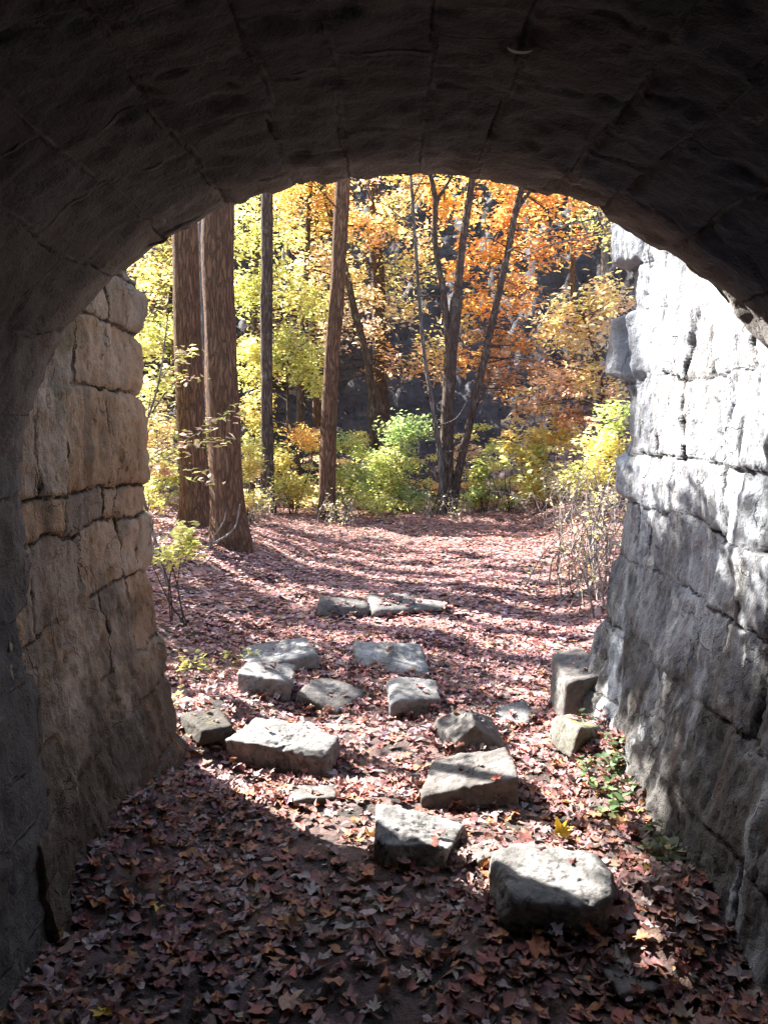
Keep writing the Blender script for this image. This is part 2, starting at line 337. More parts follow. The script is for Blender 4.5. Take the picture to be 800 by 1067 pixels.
def wing_wall(name, side, xf, y0, y1, zb, batter, corner_push, seed, mat, label):
    """a free-standing masonry wall: passage face, rounded end and top, built as one block surface"""
    L = y1-y0; zt = zb[-1]
    s = np.concatenate([np.arange(0, L+.25, .009), np.arange(L+.25, L+.9, .03)]); zz = np.concatenate([np.arange(zb[0], zt, .0105), [zt]])
    S, Z = np.meshgrid(s, zz, indexing='ij'); s_, z_ = S.ravel(), Z.ravel()
    rad = .07
    e = np.clip((s_-(L-rad))/(rad*1.6), 0, 1); ang = e*np.pi/2
    nx = -side*np.cos(ang); ny = np.sin(ang)
    px = xf + side*(rad-rad*np.cos(ang)) + side*np.clip(s_-(L-rad)-rad*1.6, 0, None)
    py = y0 + np.minimum(s_, L-rad) + rad*np.sin(ang)
    q = P3(s_*2.2, z_*2.2, np.full(len(s_), seed*1.7))
    sw = s_+.040*fbm(q*1.3, seed+1, 3)+.008*fbm(q*8, seed+31, 2); zw = z_+.032*fbm(q*1.1, seed+2, 3)+.008*fbm(q*9, seed+32, 2)
    d, bid, ls, lz, ci = blocks(sw, zw, zb, .19, .44, seed, 0, L+1.2, (L, .15))
    b1, b2, b3 = per_block(bid, seed), per_block(bid, seed+1), per_block(bid, seed+2)
    low = sstep(1.3, -.1, z_); dc = np.clip(d, 0, None)
    gw = .006+.006*(fbm(q*2, seed+4, 2)*.5+.5)
    open_ = np.clip(.55+.8*fbm(q*1.1, seed+14, 3)-.25*sstep(.9, .35, z_), .06, 1)          # how far the mortar has weathered out
    jn = np.exp(-(dc/.007)**2)
    h = -.020*open_*jn + (.016*(b1-.5) + .014*(b2-.5)*ls + .014*(b3-.5)*lz)*sstep(0, .008, dc)
    crag = fbm(q*np.array([2.2, 1.4, 1]), seed+8, 4)
    h = h + .008*fbm(q*np.array([1.1, .9, 1]), seed+5, 3) - .010*np.abs(crag) + .010*np.round(fbm(q*np.array([3.6, 1.5, 1]), seed+21, 4)*2.4)/2.4
    h = h + .006*fbm(q*np.array([9, 3.2, 1]), seed+6, 4) - .008*np.abs(fbm(q*np.array([5.5, 2.6, 1]), seed+16, 3)) + .006*fbm(q*14, seed+7, 3) + .012*low*fbm(q*2.6, seed+9, 4)
    push = np.array(corner_push)[ci]*np.exp(-((s_-L)/.20)**2)*sstep(.0, .05, d)
    h = h+push
    bat = batter*low**1.5
    V = np.stack([px+nx*h-side*bat*np.cos(ang*.0), py+ny*(h), z_], 1)
    joint = dc; ope = np.clip(open_*1.4, .12, 1)
    nu, nv = len(s), len(zz); V = V.reshape(nu, nv, 3)
    cap = V[:, -1:].copy(); cap[..., 0] = V[:, -1:, 0]+side*.62*np.cos(ang.reshape(nu, nv)[:, -1:]) ; cap[..., 1] -= .5*np.sin(ang.reshape(nu, nv)[:, -1:])
    bot = cap.copy(); bot[..., 2] = zb[0]
    V = np.concatenate([V, cap, bot], 1); z2 = np.zeros((nu, 2)); st = V[:1].copy(); st[..., 0] += side*.4
    J = np.concatenate([joint.reshape(nu, nv), z2], 1); T = np.concatenate([b2.reshape(nu, nv), z2], 1); O = np.concatenate([ope.reshape(nu, nv), z2], 1)
    V = np.concatenate([st, V], 0); J = np.concatenate([J[:1], J], 0).ravel(); T = np.concatenate([T[:1], T], 0).ravel(); O = np.concatenate([O[:1], O], 0).ravel()
    o = mk(name, V.reshape(-1, 3), grid_faces(nu+1, nv+2), mat, attrs={'joint': J, 'tone': T, 'open': O})
    return tag(o, label, 'wall')
wing_wall('stone_wall', -1, -1.035, 2.15, 3.58, [-.4, -.12, .16, .42, .62, .93, 1.17, 1.30, 1.66, 1.92, 2.12, 2.45, 2.9], .13,
          [.03, .03, .02, .01, 0, .02, 0, .02, .03, .03, -.05, -.08], 41, M_LEFT,
          'shaded brown rough block wall of the tunnel mouth, at the foot of the two big trunks')
wing_wall('stone_wall', 1, 1.165, 1.88, 4.02, [-.4, -.05, .28, .60, .90, 1.17, 1.41, 1.73, 2.06, 2.26, 2.52, 2.9], .20,
          [.04, .04, .03, .02, .0, .06, -.025, .11, -.02, .10, 0], 57, M_RIGHT,
          'sunlit whitish stone block wall of the tunnel mouth, with bulging corner stones')

# vault: walls and barrel of the arch as one block surface
AX, AA, AB, SPR = .072, 1.072, .855, 1.345
def arch_profile(n):
    th = np.linspace(np.pi, 0, n); c = np.stack([AX+AA*np.cos(th), SPR+AB*np.sin(th)], 1)
    left = np.stack([np.full(40, AX-AA)+.075*sstep(1.3, -.1, np.linspace(-.4, SPR, 40, endpoint=False))**1.5, np.linspace(-.4, SPR, 40, endpoint=False)], 1)
    right = np.stack([np.full(40, AX+AA)-.0*sstep(1.3, -.1, np.linspace(SPR, -.4, 41)[1:])**1.5, np.linspace(SPR, -.4, 41)[1:]], 1)
    p = np.concatenate([left, c, right]); u = np.r_[0, np.cumsum(np.linalg.norm(np.diff(p, axis=0), axis=1))]
    return p, u
bridge = thing('arch_bridge', 'dark stone barrel-vaulted bridge over the passage, framing the view', 'bridge', (AX, 2.3, 0))
pp, uu = arch_profile(400)
u = np.arange(0, uu[-1], .013); prof = np.stack([np.interp(u, uu, pp[:, 0]), np.interp(u, uu, pp[:, 1])], 1)
tn = np.gradient(prof, axis=0); tn /= np.linalg.norm(tn, axis=1)[:, None]; nrm = np.stack([tn[:, 1], -tn[:, 0]], 1)     # towards the passage
yv = np.concatenate([np.linspace(-16, .4, 80, endpoint=False), np.arange(.4, 2.3, .012), [2.3]])
U, Y = np.meshgrid(u, yv, indexing='ij'); u_, y_ = U.ravel(), Y.ravel()
nu, nv = len(u), len(yv)
q = P3(u_*2, y_*2, np.full(len(u_), 3.3))
uw = u_+.022*fbm(q*1.3, 71, 3); yw = y_+.03*fbm(q*1.5, 72, 3)
zbv = [-.5]; rr = np.random.default_rng(5)
while zbv[-1] < uu[-1]+.3: zbv.append(zbv[-1]+rr.uniform(.13, .23))
d, bid, ls, lz, ci = blocks(-yw, uw, zbv,   .2, .42, 8, -2.4, 16.3)
b1, b2, b3 = per_block(bid, 3), per_block(bid, 4), per_block(bid, 6)
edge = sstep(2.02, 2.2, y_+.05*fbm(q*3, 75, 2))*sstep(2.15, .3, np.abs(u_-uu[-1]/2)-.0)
h = -.012*np.exp(-(np.clip(d, 0, None)/.007)**2)*np.clip(.6+fbm(q*1.4, 78, 2), .1, 1)+(.008*(b1-.5)+.010*(b2-.5)*ls+.012*(b3-.5)*lz)*sstep(0, .02, d)+.008*fbm(q*2.5, 73, 4)+.014*fbm(q*.8, 74, 3)+.006*fbm(q*11, 76, 3)-.008*np.abs(fbm(q*4, 70, 3))
rnd = sstep(2.22, 2.3, y_)*(.012+.02*b1); h = h-rnd
X = np.repeat(prof[:, 0], nv)+np.repeat(nrm[:, 0], nv)*h; Z = np.repeat(prof[:, 1], nv)+np.repeat(nrm[:, 1], nv)*h
Yd = y_+sstep(2.1, 2.3, y_)*(.05*(b2-.5)+.02*fbm(q*4, 77, 2))
jt = np.exp(-(np.clip(d, 0, None)/.008)**2)*(fbm(q*1.2, 79, 2)*.9+.75).clip(0, 1)
V = np.stack([X, Yd, Z], 1).reshape(nu, nv, 3)
lip = V[:, -1:].copy(); lip[..., 0] -= nrm[:, None, 0]*.07; lip[..., 2] -= nrm[:, None, 1]*.07; lip[..., 1] += .012
V = np.concatenate([V, lip], 1)
pad = lambda a: np.concatenate([a.reshape(nu, nv), a.reshape(nu, nv)[:, -1:]], 1).ravel()
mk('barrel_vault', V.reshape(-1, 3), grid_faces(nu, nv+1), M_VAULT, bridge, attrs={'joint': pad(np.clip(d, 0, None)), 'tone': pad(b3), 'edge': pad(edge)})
# spandrel faces (both portals) and the deck above
def spandrel(yf, sgn):
    a = np.stack([prof[:, 0]-nrm[:, 0]*.05, prof[:, 1]-nrm[:, 1]*.05], 1); k = slice(0, None, 6); a = a[k]
    rings = [a]
    for t in np.linspace(.1, 1, 14):
        c = a-np.array([AX, 1.0]); m_ = np.maximum(np.abs(c[:, 0])/4.2, np.where(c[:, 1] > 0, c[:, 1]/2.6, np.abs(c[:, 1])/1.45)); b = np.array([AX, 1.0])+c/m_[:, None]
        rings.append(a+(b-a)*t)
    G = np.stack(rings, 1); n_, m2 = G.shape[:2]; g = G.reshape(-1, 2)
    yy = yf+sgn*.02*fbm(P3(g[:, 0]*3, g[:, 1]*4), 31, 3)
    return np.stack([g[:, 0], yy, g[:, 1]], 1), grid_faces(n_, m2)
for yf, sg in ((2.27, 1), (-15.98, -1)):
    V, F = spandrel(yf, sg); z0 = np.zeros(len(V))
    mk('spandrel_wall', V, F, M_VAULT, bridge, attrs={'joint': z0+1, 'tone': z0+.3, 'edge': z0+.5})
def slab(bx):
    x0, x1, y0, y1, z0, z1 = bx
    v = np.array([(x, y, z) for x in (x0, x1) for y in (y0, y1) for z in (z0, z1)], float)
    f = np.array([(0, 1, 3, 2), (4, 6, 7, 5), (0, 4, 5, 1), (2, 3, 7, 6), (0, 2, 6, 4), (1, 5, 7, 3)]); return v, f
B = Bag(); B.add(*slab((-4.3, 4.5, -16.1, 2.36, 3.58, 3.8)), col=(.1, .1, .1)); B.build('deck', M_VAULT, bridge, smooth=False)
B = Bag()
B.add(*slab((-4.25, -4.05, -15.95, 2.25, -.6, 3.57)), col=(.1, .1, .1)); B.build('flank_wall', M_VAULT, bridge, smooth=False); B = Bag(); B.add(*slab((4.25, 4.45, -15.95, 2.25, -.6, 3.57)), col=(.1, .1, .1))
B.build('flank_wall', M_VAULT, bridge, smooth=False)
# pale crescent of flaked lime on the soffit
a = np.linspace(-2.6, -.5, 14); pc = at(543, 42, 1.42); Bc = Bag()
def soffit(x, y): return SPR+AB*np.sqrt(np.clip(1-((x-AX)/AA)**2, 0, 1))
rows = []
for t in a:
    w = .004*math.sin((t+2.6)/2.1*math.pi)+.0006
    for rr_ in (.024-w, .024+w):
        x_, y2 = pc[0]+rr_*math.cos(t), 1.42-rr_*math.sin(t)*1.2
        rows.append((x_, y2, soffit(x_, y2)-.022))
Bc.add(np.array(rows), grid_faces(14, 2)); 
m = N('pale_lime_scale'); M_LIME = m.surf((.4, .4, .38), .9, m.noise(m.obj(), 80), .003)
Bc.build('lime_scar', M_LIME, bridge)

# ------------------------------------------------------------------ stones on the path
def icosphere(sub):
    bm = bmesh.new(); bmesh.ops.create_icosphere(bm, subdivisions=sub, radius=1)
    v = np.array([x.co[:] for x in bm.verts]); f = np.array([[x.index for x in p.verts] for p in bm.faces]); bm.free(); return v, f
ICO = {k: icosphere(k) for k in (4, 5, 6)}
def stone(name, label, mat, px0, px1, yb, yft, yt, seed, yaw=0., tilt=(0, 0), sub=5, cuts=5, cutlo=.72, h_add=0., top=None, rough=1., cat='stone', sink=.25, group='loose stones on the path', p=40, dmin=.12, box=None):
    r = np.random.default_rng(seed)
    cx = .5*(px0+px1)
    f0 = on_z(cx, yb); Yf = f0[1]; zf = float(terrain(np.array([f0[0]]), np.array([Yf]))[0])
    f0 = on_z(cx, yb, zf); Yf = f0[1]
    h = at(cx, yft, Yf)[2]-zf; back = on_z(cx, yt, zf+h); dep = max(back[1]-Yf, dmin)
    w = (px1-px0)/F_PX*(Yf+.3*dep); h = max(h, .03)+h_add
    full = h*(1+sink)
    a, b, c = w/2, dep/2, full/2
    if box: a, b = box[0]/2, box[1]/2
    D, Fc = ICO[sub]
    Ns, ds = [], []
    for ax, dist in ((0, a), (1, b), (2, c)):
        for sg in (1, -1):
            n = np.zeros(3); n[ax] = sg; n += r.normal(0, .10, 3)*np.array([1, 1, .5 if ax == 2 else 1]); n /= np.linalg.norm(n); Ns.append(n); ds.append(dist)
    for k in range(cuts):
        sg = r.choice([-1, 1], 3); ext = np.array([a, b, c])
        n = sg/ext*r.uniform(.25, 1, 3); n[r.integers(0, 3)] *= r.uniform(0, .7); n /= np.linalg.norm(n)
        Ns.append(n); ds.append(np.abs(n)@ext*r.uniform(cutlo, .9))
    for n, dist in (top or []):
        n = np.array(n, float); n /= np.linalg.norm(n); Ns.append(n); ds.append(dist)
    Ns = np.array(Ns); ds = np.array(ds)
    ct = np.maximum(D@Ns.T, 1e-6)/ds[None]
    rr = (ct**p).sum(1)**(-1/p); V = D*rr[:, None]
    g = min(w, dep*1.5, full*2.5)
    off = seed*3.1
    V = V + D*(rough*g*(.020*fbm(V/g*4+off, 1, 4)+.012*fbm(V/g*16+off, 2, 3)-.022*np.abs(fbm(V/g*2.2+off, 5, 3))))[:, None]
    M = Matrix.Rotation(R(yaw), 3, 'Z') @ Matrix.Rotation(R(-.7*tilt[0]), 3, 'X') @ Matrix.Rotation(R(tilt[1]), 3, 'Y')
    V = V@np.array(M).T
    cen = np.array([at(cx, CY, Yf+dep/2)[0], Yf+dep/2, zf+h/2-sink*h/2+.005])
    o = mk(name, V+cen, Fc, mat, loc=tuple(cen))
    STONES.append((V+cen, n_up(V, Fc))); return tag(o, label, cat, group)
STONES = []
def n_up(V, Fc):
    fn = np.cross(V[Fc[:, 1]]-V[Fc[:, 0]], V[Fc[:, 2]]-V[Fc[:, 0]]); fn /= np.linalg.norm(fn, axis=1)[:, None]+1e-12
    nz = np.zeros(len(V)); cnt = np.zeros(len(V)); np.add.at(nz, Fc.ravel(), np.repeat(fn[:, 2], 3)); np.add.at(cnt, Fc.ravel(), 1); return nz/cnt
stone('boulder', 'largest and nearest rounded grey boulder on the path, pale domed top over dark front', M_ROCK, 517, 653, 984, 946, 880, 3, -3, (2, 3), 6, 0, .80, h_add=.02, p=15,
      top=[((0, -.55, 1), .118), ((.6, -.1, 1), .150), ((-.45, .1, 1), .152), ((.1, .75, 1), .150), ((-.9, -.5, .15), .20), ((.9, -.3, -.1), .19), ((.8, .7, .2), .20), ((-.7, .8, .2), .20), ((0, -1, -.35), .135)])
stone('stone', 'small flat pointed grey stone touching the back left side of the nearest boulder', M_ROCK_D, 493, 530, 906, 895, 880, 5, 20, (0, 0))
stone('stone', 'rough wide grey stone with jagged edge, behind and left of the nearest boulder', M_ROCK, 388, 477, 909, 880, 842, 8, -12, (-4, 8), 6)
stone('stone', 'squared brown-grey block with a red leaf on its front edge', M_ROCK_D, 447, 541, 846, 818, 786, 12, -4, (-6, 2), 6, 4, .8)
stone('stone', 'pointed wedge-shaped stone standing right behind the block with the red leaf', M_ROCK_D, 462, 526, 786, 766, 748, 17, 15, (0, 0), 5, 2, .8, h_add=.09,
      top=[((.6, -.35, .75), .07), ((-.55, -.2, .8), .085), ((.1, .6, .7), .09)])
stone('stone', 'small flat bright stone lying right of the pointed wedge stone', M_ROCK, 517, 557, 760, 753, 737, 21, 0, (0, 0), 5, 3)
stone('stone', 'squared block with flat pale top and dark front, nearer of the two in mid path', M_ROCK, 403, 458, 748, 727, 707, 25, 3, (-4, 0), 5, 3, .85)
stone('stone', 'broad sunlit white-topped slab in the middle of the path', M_ROCK, 370, 442, 705, 695, 671, 29, 8, (-5, 0), 5, 3, .8)
stone('stone', 'low sloping stone between the two squared blocks, dark side down', M_ROCK_D, 312, 372, 743, 730, 712, 33, -28, (0, 12), 5, 4)
stone('stone', 'squat dark-fronted block just below the long pale slab on the left', M_ROCK, 246, 303, 729, 707, 692, 37, 4, (-4, 3), 5, 4, .8)
stone('stone', 'long pale striped slab farthest back on the left side of the path', M_ROCK, 250, 325, 702, 688, 668, 44, 16, (-5, -4), 5, 3, .8)
stone('stone', 'long oblong block lying aslant at the left, pale top sloping to the right', M_ROCK, 243, 347, 812, 785, 757, 48, -24, (-8, 9), 6, 3, .84, h_add=.02, box=(.47, .24))
stone('stone', 'low dark block in the far row across the path, at its left end', M_ROCK_D, 330, 385, 643, 631, 626, 52, 0, (-3, 0), 4, 3)
stone('stone', 'leaf-covered low stone in the middle of the far row across the path', M_ROCK_D, 384, 434, 645, 633, 621, 56, 10, (0, 0), 4, 5)
stone('stone', 'bright low stone at the right end of the far row across the path', M_ROCK_D, 431, 469, 640, 635, 624, 60, -8, (0, -4), 4, 4)
stone('stone', 'dark upright block leaning against the foot of the sunlit right wall', M_ROCK_D, 583, 640, 748, 702, 680, 64, 8, (0, -5), 5, 4, .8, group='fallen stones at the wall feet')
stone('stone', 'small pale mossy stone below the dark upright block at the right wall', M_ROCK_M, 588, 624, 788, 762, 742, 68, 20, (0, 6), 5, 5, group='fallen stones at the wall feet')
stone('stone', 'flat grey flagstone flush with the leaves in front of the oblong block', M_ROCK_D, 298, 350, 842, 838, 820, 72, 12, (0, 0), 5, 4)
stone('stone', 'flat grey flagstone half buried in the nearest leaves by the right wall', M_ROCK_D, 648, 718, 1044, 1039, 1014, 76, 20, (0, 0), 5, 4)
stone('stone', 'mossy lump of rubble at the foot of the shaded left wall', M_ROCK_DM, 190, 230, 776, 760, 738, 80, 30, (0, 0), 5, 6, .7, group='fallen stones at the wall feet')

# ------------------------------------------------------------------ leaves
KITE = (np.array([(0, -.55, 0), (.30, -.05, .10), (0, .55, 0), (-.30, -.05, .10)]), np.array([(0, 1, 2), (0, 2, 3)]))
def maple():
    o = [(-90, .36), (-62, .46), (-38, .36), (-8, .58), (16, .44), (36, .62), (56, .43), (72, .52), (90, .72)]
    o = o + [(180-a_, r_) for a_, r_ in o[-2:0:-1]]
    v = [(0, 0, 0)]+[(r_*math.cos(R(a_)), r_*math.sin(R(a_)), 0) for a_, r_ in o]
    n = len(o); return np.array(v), np.array([(0, 1+i, 1+(i+1) % n) for i in range(n)])
def beech():
    o = [(0, -.6), (.22, -.38), (.33, -.05), (.27, .28), (0, .65), (-.27, .28), (-.33, -.05), (-.22, -.38)]
    v = [(0, 0, 0)]+[(x, y, 0) for x, y in o]; n = len(o)
    return np.array(v), np.array([(0, 1+i, 1+(i+1) % n) for i in range(n)])
MAPLE, BEECH = maple(), beech()
def leaves(P, size, col, tmpl, tilt=.6, curl=0.0, r=rng, up=None):
    """one mesh chunk of leaves at the points P"""
    v, f = tmpl; n, k = len(P), len(v)
    yaw = r.uniform(0, 2*np.pi, n); ta = np.abs(r.normal(0, tilt, n)); td = r.uniform(0, 2*np.pi, n)
    L = np.repeat(v[None], n, 0)*size[:, None, None]
    L[..., 0] *= r.uniform(.6, 1.15, (n, 1))
    if curl: L[..., :2] *= r.uniform(.6, 1.2, (n, k, 1))
    if curl:
        rad2 = (v[:, 0]**2+v[:, 1]**2)[None]; cu = r.normal(.25, .6, (n, 1))*curl; fo = r.normal(.2, .6, (n, 1))*curl
        L[..., 2] += size[:, None]*(cu*rad2*1.3+fo*np.abs(v[:, 0])[None]+curl*.35*r.normal(0, .5, (n, k))*(rad2 > .01))
    c, s = np.cos(yaw), np.sin(yaw)
    x = L[..., 0]*c[:, None]-L[..., 1]*s[:, None]; y = L[..., 0]*s[:, None]+L[..., 1]*c[:, None]; z = L[..., 2]
    ax = np.cos(td)[:, None]; ay = np.sin(td)[:, None]; ct = np.cos(ta)[:, None]; st = np.sin(ta)[:, None]
    al = x*ax+y*ay; pe = -x*ay+y*ax
    al2 = al*ct+z*st; z2 = -al*st+z*ct
    W = np.stack([al2*ax-pe*ay, al2*ay+pe*ax, z2], -1)+P[:, None]
    F = (f[None]+(np.arange(n)*k)[:, None, None]).reshape(-1, 3)
    C = np.repeat(col, k, 0)
    return W.reshape(-1, 3), F, C
def pick(pal, n, r=rng, jit=.18):
    pal = np.array([p_[:3] for p_ in pal]); w = np.ones(len(pal))
    c = pal[r.choice(len(pal), n, p=w/w.sum())]
    return np.clip(c*(1+r.normal(0, jit, (n, 1)))*(1+r.normal(0, .06, (n, 3))), .01, .85)
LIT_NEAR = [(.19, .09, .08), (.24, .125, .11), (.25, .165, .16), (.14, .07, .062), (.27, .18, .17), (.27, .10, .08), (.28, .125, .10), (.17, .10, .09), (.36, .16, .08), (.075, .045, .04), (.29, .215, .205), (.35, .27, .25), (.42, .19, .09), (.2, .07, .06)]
LIT_FAR = [(.36, .175, .165), (.42, .24, .235), (.45, .29, .285), (.30, .125, .115), (.38, .165, .14), (.48, .34, .34), (.25, .10, .09), (.40, .20, .12), (.42, .22, .215)]  # paler and pinker than the near leaves: sunlight put into the colour
def scatter(n, x0, x1, y0, y1, r):
    return r.uniform(x0, x1, n), r.uniform(y0, y1, n)
r = np.random.default_rng(77); B = Bag()
def litter(n, x0, x1, y0, y1, s0, s1, tm, pal, lift=.02, tilt=.28, curl=.55, clump=0.0):
    x, y = scatter(n, x0, x1, y0, y1, r)
    if clump:
        k = vnoise(P3(x*1.7, y*1.7), 19)*.5+.5+.35*(np.abs(x) > .55); keep = (r.uniform(0, 1, n) < (1-clump)+clump*sstep(.3, .6, k)) & (r.uniform(0, 1, n) > .85*np.exp(-((x+.02)/.36)**2)*sstep(3.5, 2.9, y)*(.6+.5*vnoise(P3(x*3, y*3), 23))); x, y = x[keep], y[keep]
    z = terrain(x, y)+r.uniform(.004, lift, len(x)); sz = r.uniform(s0, s1, len(x))
    V, F, C = leaves(np.stack([x, y, z], 1), sz, pick(pal, len(x), r), tm, tilt, curl, r); B.add(V, F, C)
litter(2100, -1.0, 1.2, 1.2, 3.4, .03, .066, MAPLE, LIT_NEAR, .018, .15, .45, .45)
litter(7200, -1.0, 1.2, 1.2, 3.4, .018, .055, BEECH, LIT_NEAR, .015, .17, .5, .45)
litter(3600, -1.3, 1.4, 3.2, 6.2, .03, .062, MAPLE, LIT_NEAR[:6]+LIT_FAR, .022, .2, .45, .2)
litter(6000, -1.8, 1.8, 3.2, 6.2, .022, .055, BEECH, LIT_NEAR[:4]+LIT_FAR, .022, .2, .45, .2)
litter(15000, -3.4, 2.8, 5.6, 10.5, .03, .065, BEECH, LIT_FAR, .022, .14, .28, .1)
litter(8000, -3.0, 2.6, 5.6, 10.5, .035, .065, MAPLE, LIT_FAR, .022, .14, .28, .1)
litter(26000, -4.5, 4.2, 10., 15.6, .04, .075, KITE, LIT_FAR, .025, .14, .12, .1)
for q_, (SV, nz) in enumerate(STONES):                         # a few leaves have settled on the stones and against their sides
    ok = np.where(nz > .86)[0]
    if len(ok):
        m_ = (int(r.integers(2, 6)) if q_ else 3) if q_ not in (12, 13) else (10, 40)[q_-12]; P = SV[r.choice(ok, m_)]+np.array([0, 0, .008])
        V, F, C = leaves(P, r.uniform(.025, .05, m_), pick(LIT_NEAR[:7]+LIT_FAR[:5], m_, r), MAPLE if q_ % 2 else BEECH, .2, .5, r); B.add(V, F, C)
    lo = SV.min(0); hi = SV.max(0); per = 2*((hi-lo)[0]+(hi-lo)[1]); m_ = int(per*38); a_ = r.uniform(0, 2*np.pi, m_)
    x = (lo+hi)[0]/2+(hi-lo)[0]*.52*np.cos(a_); y = (lo+hi)[1]/2+(hi-lo)[1]*.52*np.sin(a_); z = terrain(x, y)+r.uniform(.01, .045, m_)
    V, F, C = leaves(np.stack([x, y, z], 1), r.uniform(.03, .055, m_), pick(LIT_NEAR+LIT_FAR[:3], m_, r), MAPLE, .5, .5, r); B.add(V, F, C)
lit = B.build('leaf_litter', M_LITTER); tag(lit, 'carpet of fallen red-brown leaves over the path', 'fallen leaves', None, 'stuff')

B = Bag(); xh = r.uniform(-15, 14, 12000); yh = r.uniform(16.2, 31, 12000)
V, F, C = leaves(np.stack([xh, yh, terrain(xh, yh)+r.uniform(0, .10, 12000)], 1), r.uniform(.06, .15, 12000), pick([(.12, .07, .05), (.2, .11, .07), (.28, .17, .12), (.09, .06, .05), (.24, .17, .08), (.34, .25, .2)], 12000, r), KITE, .8, 0, r); B.add(V, F, C)
tag(B.build('hillside_leaf_litter', M_LITTER), 'dull fallen leaves covering the dark slope', 'fallen leaves', None, 'stuff')

def one_leaf(px, py, size, col, label, tm=MAPLE, seed=0, z=None, tilt=.25, spot=None):
    g = on_z(px, py, .05); rr_ = np.random.default_rng(seed)
    zt = float(terrain(np.array([g[0]]), np.array([g[1]]))[0])+.035 if z is None else z
    g = on_z(px, py, zt) if spot is None else spot
    V, F, C = leaves(g[None], np.array([size]), np.array([col]), tm, tilt, .5, rr_)
    o = mk('fallen_leaf', V, F, M_LITTER, loc=tuple(g), attrs={'Col': C}); tag(o, label, 'leaf', 'bright single fallen leaves')
one_leaf(165, 946, .045, (.55, .38, .07), 'small yellow leaf beside the foot of the shaded left wall', seed=1)
one_leaf(108, 1056, .055, (.55, .36, .06), 'yellow maple leaf at the very bottom by the left wall', seed=2)
one_leaf(585, 868, .075, (.75, .52, .06), 'bright yellow sunlit leaf just behind the nearest boulder', seed=3)
one_leaf(678, 908, .075, (.50, .33, .07), 'dull yellow leaf right of the nearest boulder', seed=4)
SV, nz = STONES[3]; tops = SV[nz > .8]; want = np.argmin(np.abs(tops[:, 0]-on_z(521, 818, .15)[0])+np.abs(tops[:, 1]-on_z(521, 818, .15)[1])); RL = tops[want]
one_leaf(521, 829, .055, (.52, .14, .10), 'red leaf lying on the front edge of the squared block', seed=5, tilt=.2, spot=RL+np.array([0, 0, .010]))
one_leaf(401, 1030, .065, (.42, .17, .09), 'orange-brown leaf on bare dirt at the bottom middle', seed=6)
one_leaf(347, 1020, .06, (.36, .16, .10), 'rusty maple leaf lying left of the orange-brown one', seed=8)
one_leaf(300, 1042, .07, (.44, .27, .19), 'tan ragged maple leaf near the bottom edge', seed=9)

# ------------------------------------------------------------------ trees
YG = [(.50, .52, .13), (.58, .57, .17), (.44, .49, .12), (.64, .60, .26), (.34, .40, .10)]
YEL = [(.68, .55, .14), (.72, .60, .24), (.62, .46, .10), (.58, .54, .18)]
ORA = [(.66, .33, .04), (.62, .25, .03), (.70, .42, .06), (.55, .2, .04), (.5, .26, .08), (.68, .38, .05)]
ORB = [(.50, .23, .07), (.42, .16, .06), (.58, .30, .08), (.36, .17, .09)]
PNK = [(.66, .46, .43), (.72, .56, .46), (.6, .38, .32), (.72, .56, .25), (.58, .42, .42)]
GRN = [(.2, .34, .14), (.27, .42, .15), (.36, .48, .18), (.14, .25, .1)]
DULL = [(.16, .13, .05), (.22, .15, .05), (.12, .12, .05), (.26, .17, .07)]
def crown_bag(bag, wood, clumps, r, size=(.07, .12), flat=.28, tilt=.65, tmpl=KITE, src=None, fill=1.0):
    """clumps: (centre, (rx, ry, rz), sprays, leaves per spray, spray radius, palette)"""
    for c, e, ns, nl, sr, pal in clumps:
        c = np.array(c, float); ns = max(1, int(ns*fill))
        D = r.normal(0, 1, (ns, 3)); D /= np.linalg.norm(D, axis=1)[:, None]; D *= r.uniform(.25, 1, (ns, 1))**.5
        S = c+D*np.array(e)
        for s in S:
            n = max(4, int(nl*r.uniform(.5, 1.4))); a_ = r.uniform(0, 2*np.pi, n); q_ = np.sqrt(r.uniform(0, 1, n))*sr*r.uniform(.6, 1.25)
            yaw = r.uniform(0, 2*np.pi); px = q_*np.cos(a_); py = q_*np.sin(a_)*.55
            P = np.stack([px*math.cos(yaw)-py*math.sin(yaw), px*math.sin(yaw)+py*math.cos(yaw), r.normal(0, 1, n)*sr*flat-.25*q_**2/sr], 1)+s
            col = pick(pal, 1, r, .2)*.5+pick(pal, n, r, .2)*.5
            V, F, C = leaves(P, r.uniform(*size, n), col, tmpl, tilt, 0, r); bag.add(V, F, C)
        if wood is not None and src is not None:
            for s in S[:max(3, int(ns*.6))]:
                a0 = src[np.argmin(np.linalg.norm(src-s-np.array([0, 0, -.5*np.linalg.norm(src[0, :2]-s[:2])*.2]), axis=1))]
                mid = (a0+s)/2+r.normal(0, .08, 3)*np.linalg.norm(s-a0)+np.array([0, 0, .04*np.linalg.norm(s-a0)])
                ln = np.linalg.norm(s-a0); pts = spline([a0, mid, s], 8); wood.add(*tube(pts, np.linspace(.006+.006*ln, .003, 8), 5))
